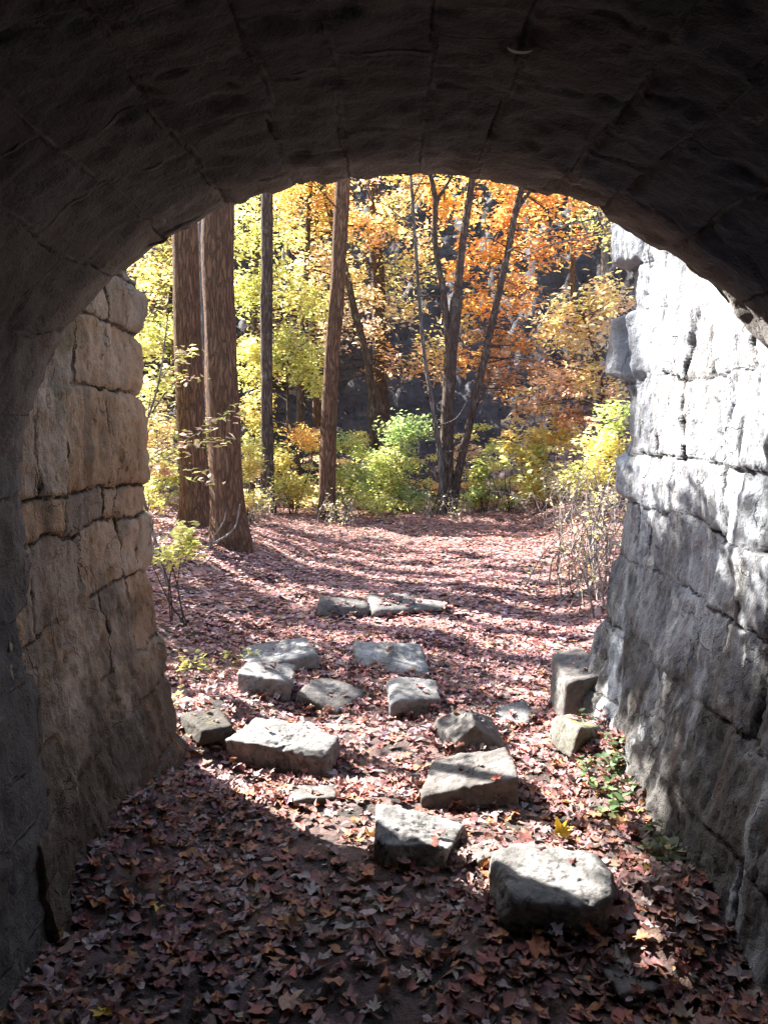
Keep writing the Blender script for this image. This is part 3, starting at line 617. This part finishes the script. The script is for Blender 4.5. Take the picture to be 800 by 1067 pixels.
def tree(name, label, stems, bark, clumps, seed, size=(.07, .12), cat='tree', group=None, rough=.12, sides=14, flat=.28, tilt=.65, fill=1.0, bare_limbs=0, roots=.5):
    """stems: list of (points, base radius, tip radius); the first starts at the base"""
    r = np.random.default_rng(seed); base = np.array(stems[0][0][0], float)
    root = thing(name, label, cat, tuple(base), group)
    wood = Bag(); src = []
    for k, (pts, r0, r1) in enumerate(stems):
        L = np.linalg.norm(np.diff(np.asarray(pts, float), axis=0), axis=1).sum()
        n = int(max(12, L/.10)); c = limb(pts, n); t = np.linspace(0, 1, n)
        c = c + np.stack([fbm(P3(t*L*.8, t*0+seed, t*0+k), 3, 2), fbm(P3(t*L*.8, t*0+seed+9, t*0+k), 4, 2), 0*t], 1)*min(.03, r0*.18)*np.minimum(1, t*6)[:, None]
        rad = r0+(r1-r0)*t
        if k == 0 or np.allclose(pts[0], stems[0][0][0], atol=.4): rad = rad*(1+roots*np.exp(-t*L/.24))
        c[0, 2] -= .1
        wood.add(*tube(c, rad, sides if r0 > .03 else 7, rough, seed*3+k)); src.append(c[n//4:])
    src = np.concatenate(src)
    for k in range(bare_limbs):
        a0 = src[r.integers(0, len(src))]; d = r.normal(0, 1, 3); d[2] = abs(d[2])*.5+.2; d /= np.linalg.norm(d); L = r.uniform(.5, 1.6)
        p_ = [a0, a0+d*L*.5+r.normal(0, .06, 3), a0+d*L+np.array([0, 0, .15])]; wood.add(*tube(spline(p_, 9), np.linspace(.014, .003, 9), 5))
    cb = Bag(); crown_bag(cb, wood, clumps, r, size, flat, tilt, KITE, src, fill)
    wood.build('trunk', bark, root)
    if cb.n: cb.build('crown', M_LEAF, root, smooth=False)
    return root
def gz(x, y): return float(terrain(np.array([x]), np.array([y]))[0])
def foot(px, Y):
    x = at(px, 500, Y)[0]; return np.array([x, Y, gz(x, Y)])
def line(px_list, Y, ft, top_z=None):
    """trunk line through the given pixels at distance Y, from the ground up, then straight on to top_z"""
    p = [ft]+[at(a, b, Y) for a, b in px_list]
    if top_z is not None:
        d = p[-1]-p[-2]; p.append(p[-1]+d*((top_z-p[-1][2])/d[2]))
    return p
def high(c, rr, n, nl, pal, sr=.55): return (c, (rr, rr, rr*.7), n, nl, sr, pal)

# the trunks seen through the arch
fA = foot(203, 9.9); sA = line([(201, 480), (191, 260)], 9.9, fA, 12)
tree('tall_tree', 'thick straight reddish trunk, farther left of the close pair, dotted with leaves', [(sA, .17, .12)], M_BARK_RED, [high(sA[-1], 2.2, 40, 40, YG)], 101, sides=20, rough=.05, group='straight forest trees')
fB = foot(238, 8.7); sB = line([(234, 480), (228, 240)], 8.7, fB, 12.5)
tree('tall_tree', 'thickest straight reddish trunk, right and nearer of the close pair at the left', [(sB, .172, .145)], M_BARK_RED, [high(sB[-1], 2.4, 40, 40, YEL)], 102, sides=20, rough=.05, group='straight forest trees')
fC2 = foot(212, 12.5); sC2 = line([(211, 400), (210, 250)], 12.5, fC2, 10)
tree('tall_tree', 'thin pale sunlit stem showing in the gap between the close pair of thick trunks', [(sC2, .05, .04)], M_BARK_PALE, [high(sC2[-1], 1.5, 25, 40, YEL)], 103, group='straight forest trees')
fC = foot(278, 13.5); sC = line([(278, 380), (279, 205)], 13.5, fC, 11)
tree('tall_tree', 'slim dark straight trunk between the thick pair and the leaning trunk', [(sC, .105, .08)], M_BARK_DARK, [high(sC[-1], 1.8, 30, 40, YEL)], 104, group='straight forest trees', bare_limbs=8)
fD = foot(340, 13.0); sD = line([(343, 420), (350, 300), (358, 185)], 13.0, fD, 11)
tree('tall_tree', 'slim trunk leaning right with pale sunlit left edge, left of the path end', [(sD, .13, .095)], M_BARK_RED, [high(sD[-1], 1.8, 30, 40, ORA)], 105, group='straight forest trees', bare_limbs=6)
fE = foot(398, 17.5); sE = line([(396, 380), (393, 280), (389, 190)], 17.5, fE, 12)
tree('tall_tree', 'knotty dark trunk farther back in the middle, behind the green bush', [(sE, .17, .13)], M_BARK_DARK, [high(sE[-1], 2.2, 30, 40, ORA)], 106, group='straight forest trees', bare_limbs=12)
fF = foot(392, 16.2); sF = line([(385, 380), (366, 310), (348, 240)], 16.2, fF, 8)
tree('leaning_tree', 'thin crooked trunk leaning left, crossing behind the knotty dark trunk', [(sF, .085, .05)], M_BARK_DARK, [high(sF[-1], 1.4, 20, 40, PNK)], 107, bare_limbs=8)
# forked clump at the end of the path, orange maple crown
Yg = 14.0; fG = foot(466, Yg)
g1 = line([(466, 440), (471, 370), (474, 310)], Yg, fG)
g2 = [at(470, 380, Yg), at(462, 305, Yg), at(452, 250, Yg), at(455, 205, Yg), at(444, 165, Yg), at(430, 90, Yg)]
g3 = [at(474, 320, Yg), at(481, 265, Yg), at(489, 210, Yg), at(496, 165, Yg), at(505, 60, Yg)]
g4 = [fG+np.array([.05, 0, 0]), at(482, 470, Yg), at(497, 410, Yg), at(512, 340, Yg), at(526, 280, Yg), at(536, 220, Yg), at(547, 185, Yg), at(575, 90, Yg)]
g5 = [at(536, 222, Yg), at(558, 190, Yg), at(590, 150, Yg)]
g6 = [at(455, 207, Yg), at(470, 190, Yg), at(478, 165, Yg)]
def cl(px, py, Y, rx, rz, ry, n, nl, sr, pal): return (at(px, py, Y), (rx, ry, rz), n, nl, sr, pal)
tree('maple_tree', 'three-stemmed dark forked tree with orange-gold crown at the end of the path', [(g1, .125, .095), (g2, .058, .032), (g3, .07, .042), (g4, .075, .042), (g5, .035, .018), (g6, .03, .018)], M_BARK_DARK,
     [cl(560, 225, 15, 1.0, .8, .8, 34, 62, .42, ORA), cl(500, 200, 15.2, 1.1, .7, .8, 24, 56, .42, YEL+ORA), cl(520, 290, 15.2, 1.1, .8, .8, 32, 60, .42, ORA), cl(470, 170, 14.6, 1.0, .5, .7, 20, 60, .4, ORA+YEL),
      cl(510, 360, 15.2, 1.0, .5, .7, 17, 52, .42, ORB+ORA), cl(440, 230, 15.6, .8, .9, .6, 15, 46, .4, YEL+PNK), cl(545, 120, 14.6, 1.6, .8, 1, 26, 60, .45, ORA), cl(450, 340, 15.6, .9, .7, .5, 10, 46, .4, PNK+YEL),
      cl(545, 390, 15.0, .8, .4, .5, 12, 50, .4, ORB)], 110, size=(.05, .15))
Yh = 13.7; fH = foot(461, Yh)
h1 = [fH, at(458, 470, Yh), at(450, 420, Yh), at(441, 370, Yh), at(436, 300, Yh), at(432, 240, Yh), at(428, 180, Yh), at(424, 90, Yh)]
h2 = [at(450, 424, Yh), at(458, 455, Yh+.1), at(463, 505, Yh+.15)]
tree('birch_sapling', 'slender pale curved sapling standing left of the three-stemmed forked tree', [(h1, .038, .022), (h2[::-1], .028, .02)], M_BARK_MID, [cl(420, 90, Yh, .8, .8, .8, 14, 40, .4, YEL)], 111, roots=.2, bare_limbs=10)
# understory trees
fI = foot(262, 15.2)
tree('understory_tree', 'yellow-green leafy young tree behind the slim dark straight trunk', [(line([(262, 420), (266, 300), (270, 220)], 15.2, fI, 6.5), .07, .03)], M_BARK_DARK,
     [cl(262, 235, 15.2, .7, .7, .7, 20, 55, .42, YG), cl(292, 300, 15, .8, .35, .6, 16, 52, .42, YG), cl(255, 300, 15.2, .5, .45, .6, 12, 50, .42, YG), cl(322, 320, 15.0, .5, .35, .5, 12, 50, .4, YG+YEL)], 112, size=(.055, .15))
fJ = foot(310, 16.4)
tree('understory_tree', 'gold and pink leaved tree high behind the leaning trunk', [(line([(312, 400), (318, 300), (322, 220)], 16.4, fJ, 7.5), .08, .04)], M_BARK_DARK,
     [cl(318, 215, 16.4, .9, .7, .8, 26, 56, .42, YEL+ORA), cl(300, 190, 16.2, 1.0, .6, .8, 20, 54, .42, YEL+ORA), cl(335, 285, 16.6, .8, .7, .6, 22, 52, .42, PNK+YEL), cl(385, 215, 17, .9, .8, .6, 24, 52, .42, PNK+ORA+YEL), cl(415, 300, 17, .9, .9, .5, 14, 46, .42, PNK+YEL+YG), cl(330, 140, 16, 1.4, .6, .9, 16, 50, .45, YEL),
      cl(365, 330, 17, .7, .7, .5, 16, 48, .42, PNK), cl(430, 380, 16.8, .8, .5, .5, 14, 44, .4, ORA+PNK)], 113, size=(.055, .15))
fK = foot(303, 14.3)
tree('small_tree', 'dense rounded yellow-green small tree right of the slim dark straight trunk', [(line([(300, 430), (298, 380)], 14.3, fK), .04, .02)], M_BARK_DARK,
     [cl(300, 368, 14.3, .62, .42, .5, 34, 64, .34, YG), cl(262, 378, 14.6, .35, .45, .4, 16, 60, .32, YG), cl(268, 430, 14.6, .3, .5, .4, 12, 50, .3, YG+YEL), cl(325, 395, 14.2, .3, .25, .3, 8, 50, .3, YG)], 114, size=(.045, .125))
fL = foot(640, 12.5)
tree('small_tree', 'pinkish-salmon leaved small tree beside the far edge of the right wall', [(line([(632, 430), (618, 360), (600, 310)], 12.5, fL), .05, .02)], M_BARK_DARK,
     [cl(605, 335, 12.5, .55, .45, .5, 26, 55, .34, PNK+YEL), cl(635, 320, 12.3, .35, .45, .4, 15, 50, .32, PNK+YEL), cl(590, 390, 12.6, .5, .25, .4, 14, 50, .34, PNK+ORB), cl(625, 400, 12.4, .4, .35, .4, 14, 50, .32, PNK+YEL), cl(560, 420, 13.2, .55, .12, .4, 9, 44, .36, ORB+PNK), cl(600, 432, 12.8, .4, .1, .4, 8, 40, .32, ORB)], 115, size=(.045, .125))
fM = foot(104, 13.5)
tree('understory_tree', 'pale yellow-green leafy tree in the gap between left wall and first trunk', [(line([(112, 420), (122, 330)], 13.5, fM, 6), .06, .03)], M_BARK_PALE,
     [cl(150, 335, 13.5, .6, .55, .5, 18, 48, .38, YG), cl(150, 425, 13.6, .5, .5, .5, 15, 46, .36, YG+PNK), cl(162, 500, 13.6, .35, .35, .4, 9, 46, .32, YG), cl(120, 280, 13.5, .8, .5, .5, 10, 46, .4, YG), cl(204, 430, 14.5, .35, .9, .3, 14, 46, .34, YG)], 116, size=(.045, .125))

# young tree close behind the end of the left wall: it shades the lower part of the lit wall
fW = np.array([-2.0, 5.1, gz(-2.0, 5.1)])
tree('young_tree', 'young leafy yellow-green tree growing right behind the end of the left wall', [([fW, fW+np.array([.05, 0, 1.5]), fW+np.array([.1, .1, 4.4])], .05, .02)], M_BARK_PALE,
     [((-1.85, 4.7, 3.5), (.3, .45, .5), 44, 64, .26, YG), ((-1.85, 5.5, 3.68), (.3, .45, .5), 46, 64, .26, YG), ((-1.9, 6.3, 3.85), (.3, .42, .48), 40, 64, .26, YG), ((-1.85, 4.72, 4.42), (.12, .2, .16), 15, 50, .2, YG), ((-1.85, 4.42, 3.12), (.25, .42, .2), 48, 60, .22, YG), ((-1.72, 5.2, 2.05), (.2, .4, .3), 4, 22, .2, YG)], 117, size=(.05, .085))

fX = np.array([-4.6, 8.6, gz(-4.6, 8.6)])  # unseen tree, added to shade the left bank and stones
tree('young_tree', 'bushy young tree on the left bank, unseen behind the left wall, added for shade', [([fX, fX+np.array([.1, -.3, 1.6]), fX+np.array([.25, -.6, 3.6])], .06, .02)], M_BARK_DARK,
     [((-4.75, 7.9, 3.2), (.65, .7, .55), 60, 44, .34, YG), ((-4.5, 9.3, 3.2), (.75, .7, .6), 60, 44, .34, YG), ((-3.4, 6.9, 3.3), (.5, .4, .4), 12, 34, .3, YG), ((-4.0, 8.4, 4.1), (.7, .8, .4), 22, 36, .3, YG)], 118, size=(.06, .10))

# trees out of sight behind the left wall whose trunks stripe the path with shade
for k, (x, y, rad) in enumerate([(-5.2, 11.2, .10), (-6.6, 13.4, .13), (-4.4, 12.2, .06), (-8.2, 15.8, .15), (-7.4, 12.4, .09), (-9.5, 16.8, .12), (-5.8, 14.8, .08), (-10.5, 14.2, .16), (-6.2, 9.6, .12), (-8.8, 12.9, .08)]):
    f_ = np.array([x, y, gz(x, y)]); rr_ = np.random.default_rng(300+k); tp = f_+np.array([rr_.normal(0, .5), rr_.normal(0, .5), 13+rr_.uniform(-1, 2)])
    tree('tall_tree', 'straight forest tree standing far out on the left bank behind the shaded wall', [([f_, (f_+tp)/2+rr_.normal(0, .15, 3), tp], rad, rad*.6)], M_BARK_DARK, [high(tp, 1.8, 22, 40, (YEL, ORA, YG)[k % 3], .5)], 301+k, size=(.12, .2), group='trees on the left bank', sides=9, bare_limbs=6)

# hillside trees
rh = np.random.default_rng(900)
for k in range(30):
    y = rh.uniform(18.5, 33); x = (rh.uniform(-.42, .42))*y+rh.normal(0, .5); f_ = np.array([x, y, gz(x, y)])
    hgt = rh.uniform(5, 9)*(.5 if x < -2 else 1); tp = f_+np.array([rh.normal(0, .5), rh.normal(0, .4)-.3, hgt]); rad = rh.uniform(.06, .15)
    pal = (DULL+YG, PNK+DULL, YEL+DULL, YG, PNK+YEL, YG+YEL)[k % 6]
    cs = [(f_+(tp-f_)*t+np.array([rh.normal(0, .7), rh.normal(0, .5), 0]), (1.1, 1.0, .8), 12, 34, .55, pal) for t in (.45, .62, .8, .98)]
    tree('hillside_tree', 'distant autumn tree rooted on the dark slope beyond the path', [([f_, (f_+tp)/2+rh.normal(0, .2, 3), tp], rad, rad*.4)], (M_BARK_DARK, M_BARK_PALE, M_BARK_RED)[k % 3], cs, 901+k, size=(.12, .2), group='trees on the far slope', sides=8, roots=.2)

# ------------------------------------------------------------------ shrubs and small plants
def shrub(name, label, base, clumps, seed, size=(.05, .1), cat='shrub', bark=None, nst=6, group=None, flat=.25, tilt=.6, twig_r=.010):
    r = np.random.default_rng(seed); base = np.array(base, float); root = thing(name, label, cat, tuple(base), group)
    wood = Bag(); cb = Bag(); crown_bag(cb, None, clumps, r, size, flat, tilt)
    for k in range(nst):
        c, e = clumps[k % len(clumps)][:2]; tip = np.array(c)+r.uniform(-.8, .8, 3)*np.array(e); b0 = base+np.array([*r.normal(0, .05, 2), -.03])
        wood.add(*tube(spline([b0, (b0+tip)/2+r.normal(0, .06, 3)*np.linalg.norm(tip-b0), tip], 12), np.linspace(twig_r, .003, 12), 6))
    wood.build('stem', bark or M_BARK_DARK, root); cb.build('foliage', M_LEAF, root, smooth=False); return root
shrub('green_shrub', 'tallest green layered shrub left of the three-stemmed forked tree', foot(418, 14.4), [cl(425, 445, 14.4, .42, .28, .4, 24, 60, .3, GRN), cl(405, 480, 14.2, .5, .3, .4, 26, 60, .32, GRN+YG), cl(385, 510, 14, .5, .2, .4, 16, 56, .3, YG+GRN), cl(430, 515, 14.2, .4, .15, .4, 9, 50, .3, GRN)], 401)
shrub('green_shrub', 'small conical green shrub just right of the three-stemmed forked tree', foot(502, 14.4), [cl(500, 490, 14.4, .18, .14, .2, 10, 44, .2, GRN+YG), cl(502, 515, 14.4, .32, .16, .3, 14, 50, .22, GRN+YG)], 402)
shrub('yellow_shrub', 'big-leaved bright yellow shrub at the right side of the path end', foot(565, 13.2), [cl(575, 450, 13.2, .3, .25, .3, 12, 34, .25, YEL), cl(550, 480, 13.2, .4, .28, .3, 16, 40, .28, YEL+YG), cl(570, 505, 13.1, .42, .15, .3, 12, 40, .28, YEL+YG), cl(535, 455, 13.3, .2, .16, .2, 5, 22, .2, YEL)], 403, size=(.09, .15))
shrub('yellow_shrub', 'yellow-green shrub close beside the far edge of the right wall', foot(632, 10.8), [cl(625, 465, 10.8, .28, .3, .3, 20, 46, .24, YG+YEL), cl(612, 495, 10.6, .3, .2, .3, 14, 42, .24, YG+YEL), cl(640, 430, 10.8, .2, .25, .3, 10, 42, .22, YG+GRN)], 404, size=(.06, .1))
shrub('golden_shrub', 'low golden shrub between slim dark trunk and leaning trunk', foot(305, 13.6), [cl(300, 505, 13.6, .42, .26, .3, 24, 56, .28, YEL+YG), cl(320, 455, 13.8, .32, .2, .3, 14, 46, .26, ORA+YEL), cl(285, 475, 13.9, .3, .25, .3, 12, 50, .26, YEL+YG)], 405)
shrub('green_shrub', 'feathery pale green shrub right of the leaning trunk foot', foot(365, 13.4), [cl(365, 500, 13.4, .4, .28, .3, 24, 56, .28, YG+GRN), cl(362, 465, 13.6, .28, .25, .3, 14, 48, .26, YG+GRN), cl(395, 525, 13.2, .3, .12, .3, 8, 44, .24, YG)], 406)
shrub('yellow_shrub', 'narrow yellow-green shrub right beside the thickest trunk', foot(258, 11.8), [cl(260, 480, 11.8, .16, .35, .2, 14, 46, .2, YG+YEL), cl(262, 520, 11.8, .2, .15, .2, 8, 40, .2, PNK+YG)], 407)
bL = foot(178, 5.6)
shrub('leafy_sapling', 'bright lime leafed sapling at the foot of the pair of thick trunks', bL, [cl(185, 562, 5.6, .13, .10, .15, 7, 18, .11, YG), cl(172, 585, 5.6, .09, .06, .12, 4, 16, .1, YG), cl(200, 575, 5.7, .08, .05, .1, 3, 14, .1, YG)], 408, size=(.05, .085), cat='sapling', nst=5, twig_r=.006)
ru = np.random.default_rng(640)
for k, (px, Y) in enumerate([(258, 14.6), (296, 15.1), (330, 14.6), (352, 15.6), (376, 14.9), (402, 15.4), (428, 15.8), (452, 15.0), (486, 15.4), (512, 14.9), (534, 14.4), (556, 15.6), (590, 14.8), (618, 13.9), (150, 12.8), (172, 13.4), (204, 14.2), (270, 16.4), (310, 16.8), (338, 16.2), (360, 16.9), (390, 16.5), (415, 17.0), (440, 16.3), (478, 16.6), (500, 17.0), (525, 16.2), (545, 16.8), (575, 16.4), (600, 16.0), (246, 15.6)]):
    f_ = foot(px, Y); hh = ru.uniform(.5, 1.7) if k < 17 else ru.uniform(1.2, 2.6); lean = ru.normal(0, .25, 2); pal = (YG, GRN+YG, YEL+PNK, YG+YEL, PNK+ORB)[k % 5]
    cs = [(f_+np.array([lean[0]*t+ru.normal(0, .18), lean[1]*t, hh*t]), (.34*(1.2-t*.6), .3, .06), int(ru.integers(4, 8)), 22, .24, pal) for t in (.2, .45, .7, .95)]
    shrub('undergrowth_sapling', 'straggly thin-stemmed leafy sapling in the undergrowth beyond the path end', f_, cs, 641+k, size=(.045, .125), cat='sapling', nst=9, group='saplings in the undergrowth', bark=(M_TWIG, M_BARK_DARK, M_BARK_PALE)[k % 3], twig_r=.009, flat=.12)
shrub('yellow_shrub', 'tall loose yellow-green shrub filling the gap between left wall and first thick trunk', foot(146, 9.6), [cl(150, 405, 9.6, .3, .25, .3, 12, 34, .24, YG), cl(158, 455, 9.6, .22, .3, .3, 12, 34, .22, YG+PNK), cl(150, 515, 9.6, .3, .25, .3, 12, 34, .24, YG), cl(140, 350, 9.7, .3, .25, .3, 9, 30, .24, YG)], 409, size=(.045, .10), nst=10)
# beech spray reaching across the trunks
rb = np.random.default_rng(55); root = thing('beech_sapling', 'thin beech sapling by the left wall reaching a leafy spray across both trunks', 'sapling', tuple(np.array([-1.75, 6.6, gz(-1.75, 6.6)])))
wd, cb = Bag(), Bag(); b0 = np.array(root.location)
main = spline([b0+[0, 0, -.05], at(150, 520, 6.6), at(145, 470, 6.5), at(165, 400, 6.4), at(175, 330, 6.4)], 24); wd.add(*tube(main, np.linspace(.016, .005, 24), 7))
for a_, b_, c_ in (((150, 482), (205, 452), (246, 425)), ((150, 490), (195, 465), (238, 460)), ((148, 470), (135, 440), (125, 420)), ((158, 430), (180, 400), (200, 392)), ((150, 500), (170, 478), (215, 500)), ((165, 400), (185, 372), (205, 365))):
    pts = spline([at(*a_, 6.5), at(*b_, 6.4), at(*c_, 6.3)], 12); wd.add(*tube(pts, np.linspace(.007, .002, 12), 5))
    P = pts[rb.integers(2, 12, 62)]+rb.normal(0, 1, (62, 3))*np.array([.05, .07, .022]); V, F, C = leaves(P, rb.uniform(.045, .08, 62), pick(YG+YEL+YG+PNK, 62, rb), KITE, .45, 0, rb); cb.add(V, F, C)
wd.build('stem', M_BARK_PALE, root); cb.build('foliage', M_LEAF, root, smooth=False)
# fallen bare branch propped on the thick trunk
br = Bag(); p0, p1 = on_z(185, 640, .2), at(250, 500, 8.35)
o_ = np.array(at(185, 585, 8.2)); ctr = spline([at(180, 588, 8.2), at(215, 570, 8.3), at(243, 552, 8.4), at(250, 525, 8.45)], 14); br.add(*tube(ctr, np.linspace(.018, .006, 14), 7, .1, 4)); br.add(*tube(spline([at(215, 570, 8.3), at(232, 545, 8.3), at(236, 530, 8.25)], 8), np.linspace(.009, .003, 8), 5))
tag(br.build('fallen_branch', M_TWIG, loc=tuple(o_)), 'bare curved dead branch propped against the thickest trunk', 'branch')
# dry bramble canes at the right edge of the path
def bramble(label, base, n, ln, lean, seed, leafy=0):
    r = np.random.default_rng(seed); base = np.array(base, float); root = thing('dry_bramble', label, 'bramble', tuple(base), 'dry brambles along the right wall'); wd, cb = Bag(), Bag()
    for k in range(n):
        b = base+np.array([r.normal(0, .16), r.normal(0, .45), 0]); b[2] = gz(b[0], b[1])-.03; L = ln*r.uniform(.5, 1.2)
        d = np.array([lean[0]+r.normal(0, .4), lean[1]+r.normal(0, .4), 1.0]); d /= np.linalg.norm(d)
        tip = b+d*L; tip[2] -= .15*L; mid = b+d*L*.55+np.array([0, 0, .06])+r.normal(0, .05, 3); pts = spline([b, b+d*L*.25+r.normal(0, .03, 3), mid, b+d*L*.8+r.normal(0, .05, 3), tip], 9); wd.add(*tube(pts, np.linspace(r.uniform(.004, .012), .0025, 9), 5))
        for q_ in range(2):
            s = pts[r.integers(3, 8)]; wd.add(*tube(spline([s, s+r.normal(0, .06, 3), s+r.normal(0, .14, 3)], 5), np.linspace(.003, .0015, 5), 4))
        m_ = r.poisson(leafy)
        if m_: V, F, C = leaves(pts[r.integers(2, 9, m_)]+r.normal(0, .04, (m_, 3)), r.uniform(.03, .06, m_), pick(YEL+PNK+YG, m_, r), KITE, .7, 0, r); cb.add(V, F, C)
    q0, q1 = np.array([base[0], base[1]-1.1, 0]), np.array([base[0], base[1]+1.1, 0]); rt = np.linspace(0, 1, 16)[:, None]*(q1-q0)+q0; rt[:, 2] = terrain(rt[:, 0], rt[:, 1])-.03; wd.add(*tube(rt, np.full(16, .012), 5))
    wd.build('stem', M_TWIG, root)
    if cb.n: cb.build('foliage', M_LEAF, root, smooth=False)
bramble('pale dry bramble canes nearest along the foot of the right wall edge', (1.72, 6.9, 0), 40, .85, (.1, -.3), 501, 6)
bramble('pale tangled dry brambles halfway up the right edge of the path', (2.2, 8.4, 0), 42, 1.0, (.05, -.25), 502, 6)
bramble('pale dry twigs farthest up the right edge below the yellow shrub', (2.55, 10.4, 0), 30, 1.0, (-.1, -.2), 503, 5)
bramble('low grassy weeds and twigs at the path end below the leaning trunk', (-.7, 12.6, 0), 26, .5, (0, 0), 504, 9)
bramble('low weeds tangled under the three-stemmed forked tree', (1.0, 13.5, 0), 30, .45, (0, 0), 505, 8)
bramble('low weeds along the left bank beside the slim dark trunk', (-1.9, 12.6, 0), 30, .5, (0, 0), 506, 9)
# bare twigs hanging over the far top corner of the right wall
hb = Bag()
for pts in (((660, 205, 5.4), (620, 240, 5.2), (588, 246, 5.1)), ((655, 212, 5.4), (640, 230, 5.2), (634, 243, 5.2)), ((640, 243, 5.2), (610, 247, 5.1), (596, 258, 5.1)), ((640, 230, 5.2), (625, 222, 5.1), (613, 216, 5.1)),
            ((628, 238, 5.2), (622, 222, 5.1), (628, 212, 5.1)), ((600, 248, 5.1), (570, 256, 5.0), (545, 268, 5.0)), ((612, 243, 5.1), (606, 230, 5.1), (604, 222, 5.1)), ((650, 218, 5.3), (632, 225, 5.2), (600, 232, 5.1), (560, 244, 5.0), (528, 262, 5.0))):
    c = spline([at(*p_) for p_ in pts], 10); hb.add(*tube(c, np.linspace(.007, .0025, 10), 5))
big = spline([np.array([2.7, 6.2, gz(2.7, 6.2)-.1]), np.array([2.5, 6.0, 1.6]), np.array([2.15, 5.6, 2.6]), at(660, 207, 5.4)], 20); hb.add(*tube(big, np.linspace(.03, .009, 20), 7, .1, 6))
hr = thing('bare_sapling', 'leafless pale sapling bending its twigs over the top corner of the lit wall', 'sapling', (2.7, 6.2, gz(2.7, 6.2))); hb.build('stem', M_TWIG, hr)
# low green plants at the wall feet
def herb(label, spots, seed, pal, size):
    r = np.random.default_rng(seed); base = np.array([*spots[0][:2], gz(*spots[0][:2])]); root = thing('leafy_plant', label, 'plant', tuple(base), 'small green plants'); wd, cb = Bag(), Bag()
    for x, y, n, hh in spots:
        for k in range(n):
            b = np.array([x+r.normal(0, .05), y+r.normal(0, .07 if n < 20 else .14), 0]); b[2] = gz(b[0], b[1])-.01; t = b+np.array([r.normal(0, .05), r.normal(0, .05), hh*r.uniform(.6, 1.3)])
            c = spline([b, (b+t)/2+r.normal(0, .015, 3), t], 6); wd.add(*tube(c, np.linspace(.0025, .001, 6), 4)); m_ = 7
            V, F, C = leaves(c[r.integers(2, 6, m_)]+r.normal(0, .018, (m_, 3)), r.uniform(*size, m_), pick(pal, m_, r), BEECH, .5, .3, r); cb.add(V, F, C)
    rt = np.stack([np.full(8, base[0]), base[1]+np.linspace(-.25, .25, 8), np.zeros(8)], 1); rt[:, 2] = terrain(rt[:, 0], rt[:, 1])-.01; wd.add(*tube(rt, np.full(8, .004), 4))
    wd.build('stem', M_TWIG, root); cb.build('foliage', M_LEAF, root)
gH = [(.08, .16, .05), (.13, .23, .08), (.06, .11, .04), (.18, .26, .11)]
herb('green ferny plant at the foot of the right wall, below the pale streaks', [(.92, 3.2, 24, .06)], 601, gH, (.03, .05))
herb('dark low sprouts at the foot of the right wall nearest the camera', [(.98, 2.55, 15, .09)], 602, [(.08, .14, .05), (.16, .2, .12), (.2, .22, .16)], (.03, .05))
g1_ = on_z(208, 690, .1); g2_ = on_z(182, 742, .1); g3_ = on_z(248, 680, .1)
herb('bright lime tuft in the leaves left of the long pale slab', [(g1_[0], g1_[1], 7, .10)], 603, YG, (.03, .055))
herb('small lime sprout against the end of the left wall', [(g2_[0]-.02, g2_[1], 5, .08)], 604, YG, (.025, .045))
herb('pale green sprig at the left tip of the long pale slab', [(g3_[0], g3_[1], 5, .09)], 605, YG, (.03, .05))

# ------------------------------------------------------------------ light
AZ, EL = R(51), R(38)          # sun to the left of straight ahead
sd = bpy.data.lights.new('sun', 'SUN'); sd.energy = 4.6; sd.angle = R(.5); sd.color = (1, .955, .89)
so = bpy.data.objects.new('sun', sd); COL.objects.link(so)
ldir = Vector((math.sin(AZ)*math.cos(EL), -math.cos(AZ)*math.cos(EL), -math.sin(EL)))
so.rotation_euler = ldir.to_track_quat('-Z', 'Y').to_euler(); so.location = (-12, 10, 14)
w = bpy.data.worlds.new('World'); scene.world = w; w.use_nodes = True
nt = w.node_tree; bg = nt.nodes['Background']; sk = nt.nodes.new('ShaderNodeTexSky'); sk.sky_type = 'NISHITA'; sk.sun_disc = False
sk.sun_elevation = EL; sk.sun_rotation = -AZ
nt.links.new(sk.outputs[0], bg.inputs[0]); bg.inputs[1].default_value = .085
scene.view_settings.view_transform = 'Standard'; scene.view_settings.look = 'None'; scene.view_settings.gamma = 1; scene.view_settings.exposure = 2.95
scene.view_settings.use_curve_mapping = False
scene.render.engine = 'CYCLES'
cy = scene.cycles; cy.max_bounces = 10; cy.diffuse_bounces = 6; cy.glossy_bounces = 2; cy.transmission_bounces = 6; cy.transparent_max_bounces = 4
cy.use_denoising = True; cy.denoiser = 'OPENIMAGEDENOISE'; cy.sample_clamp_indirect = 8; cy.caustics_reflective = False; cy.caustics_refractive = False
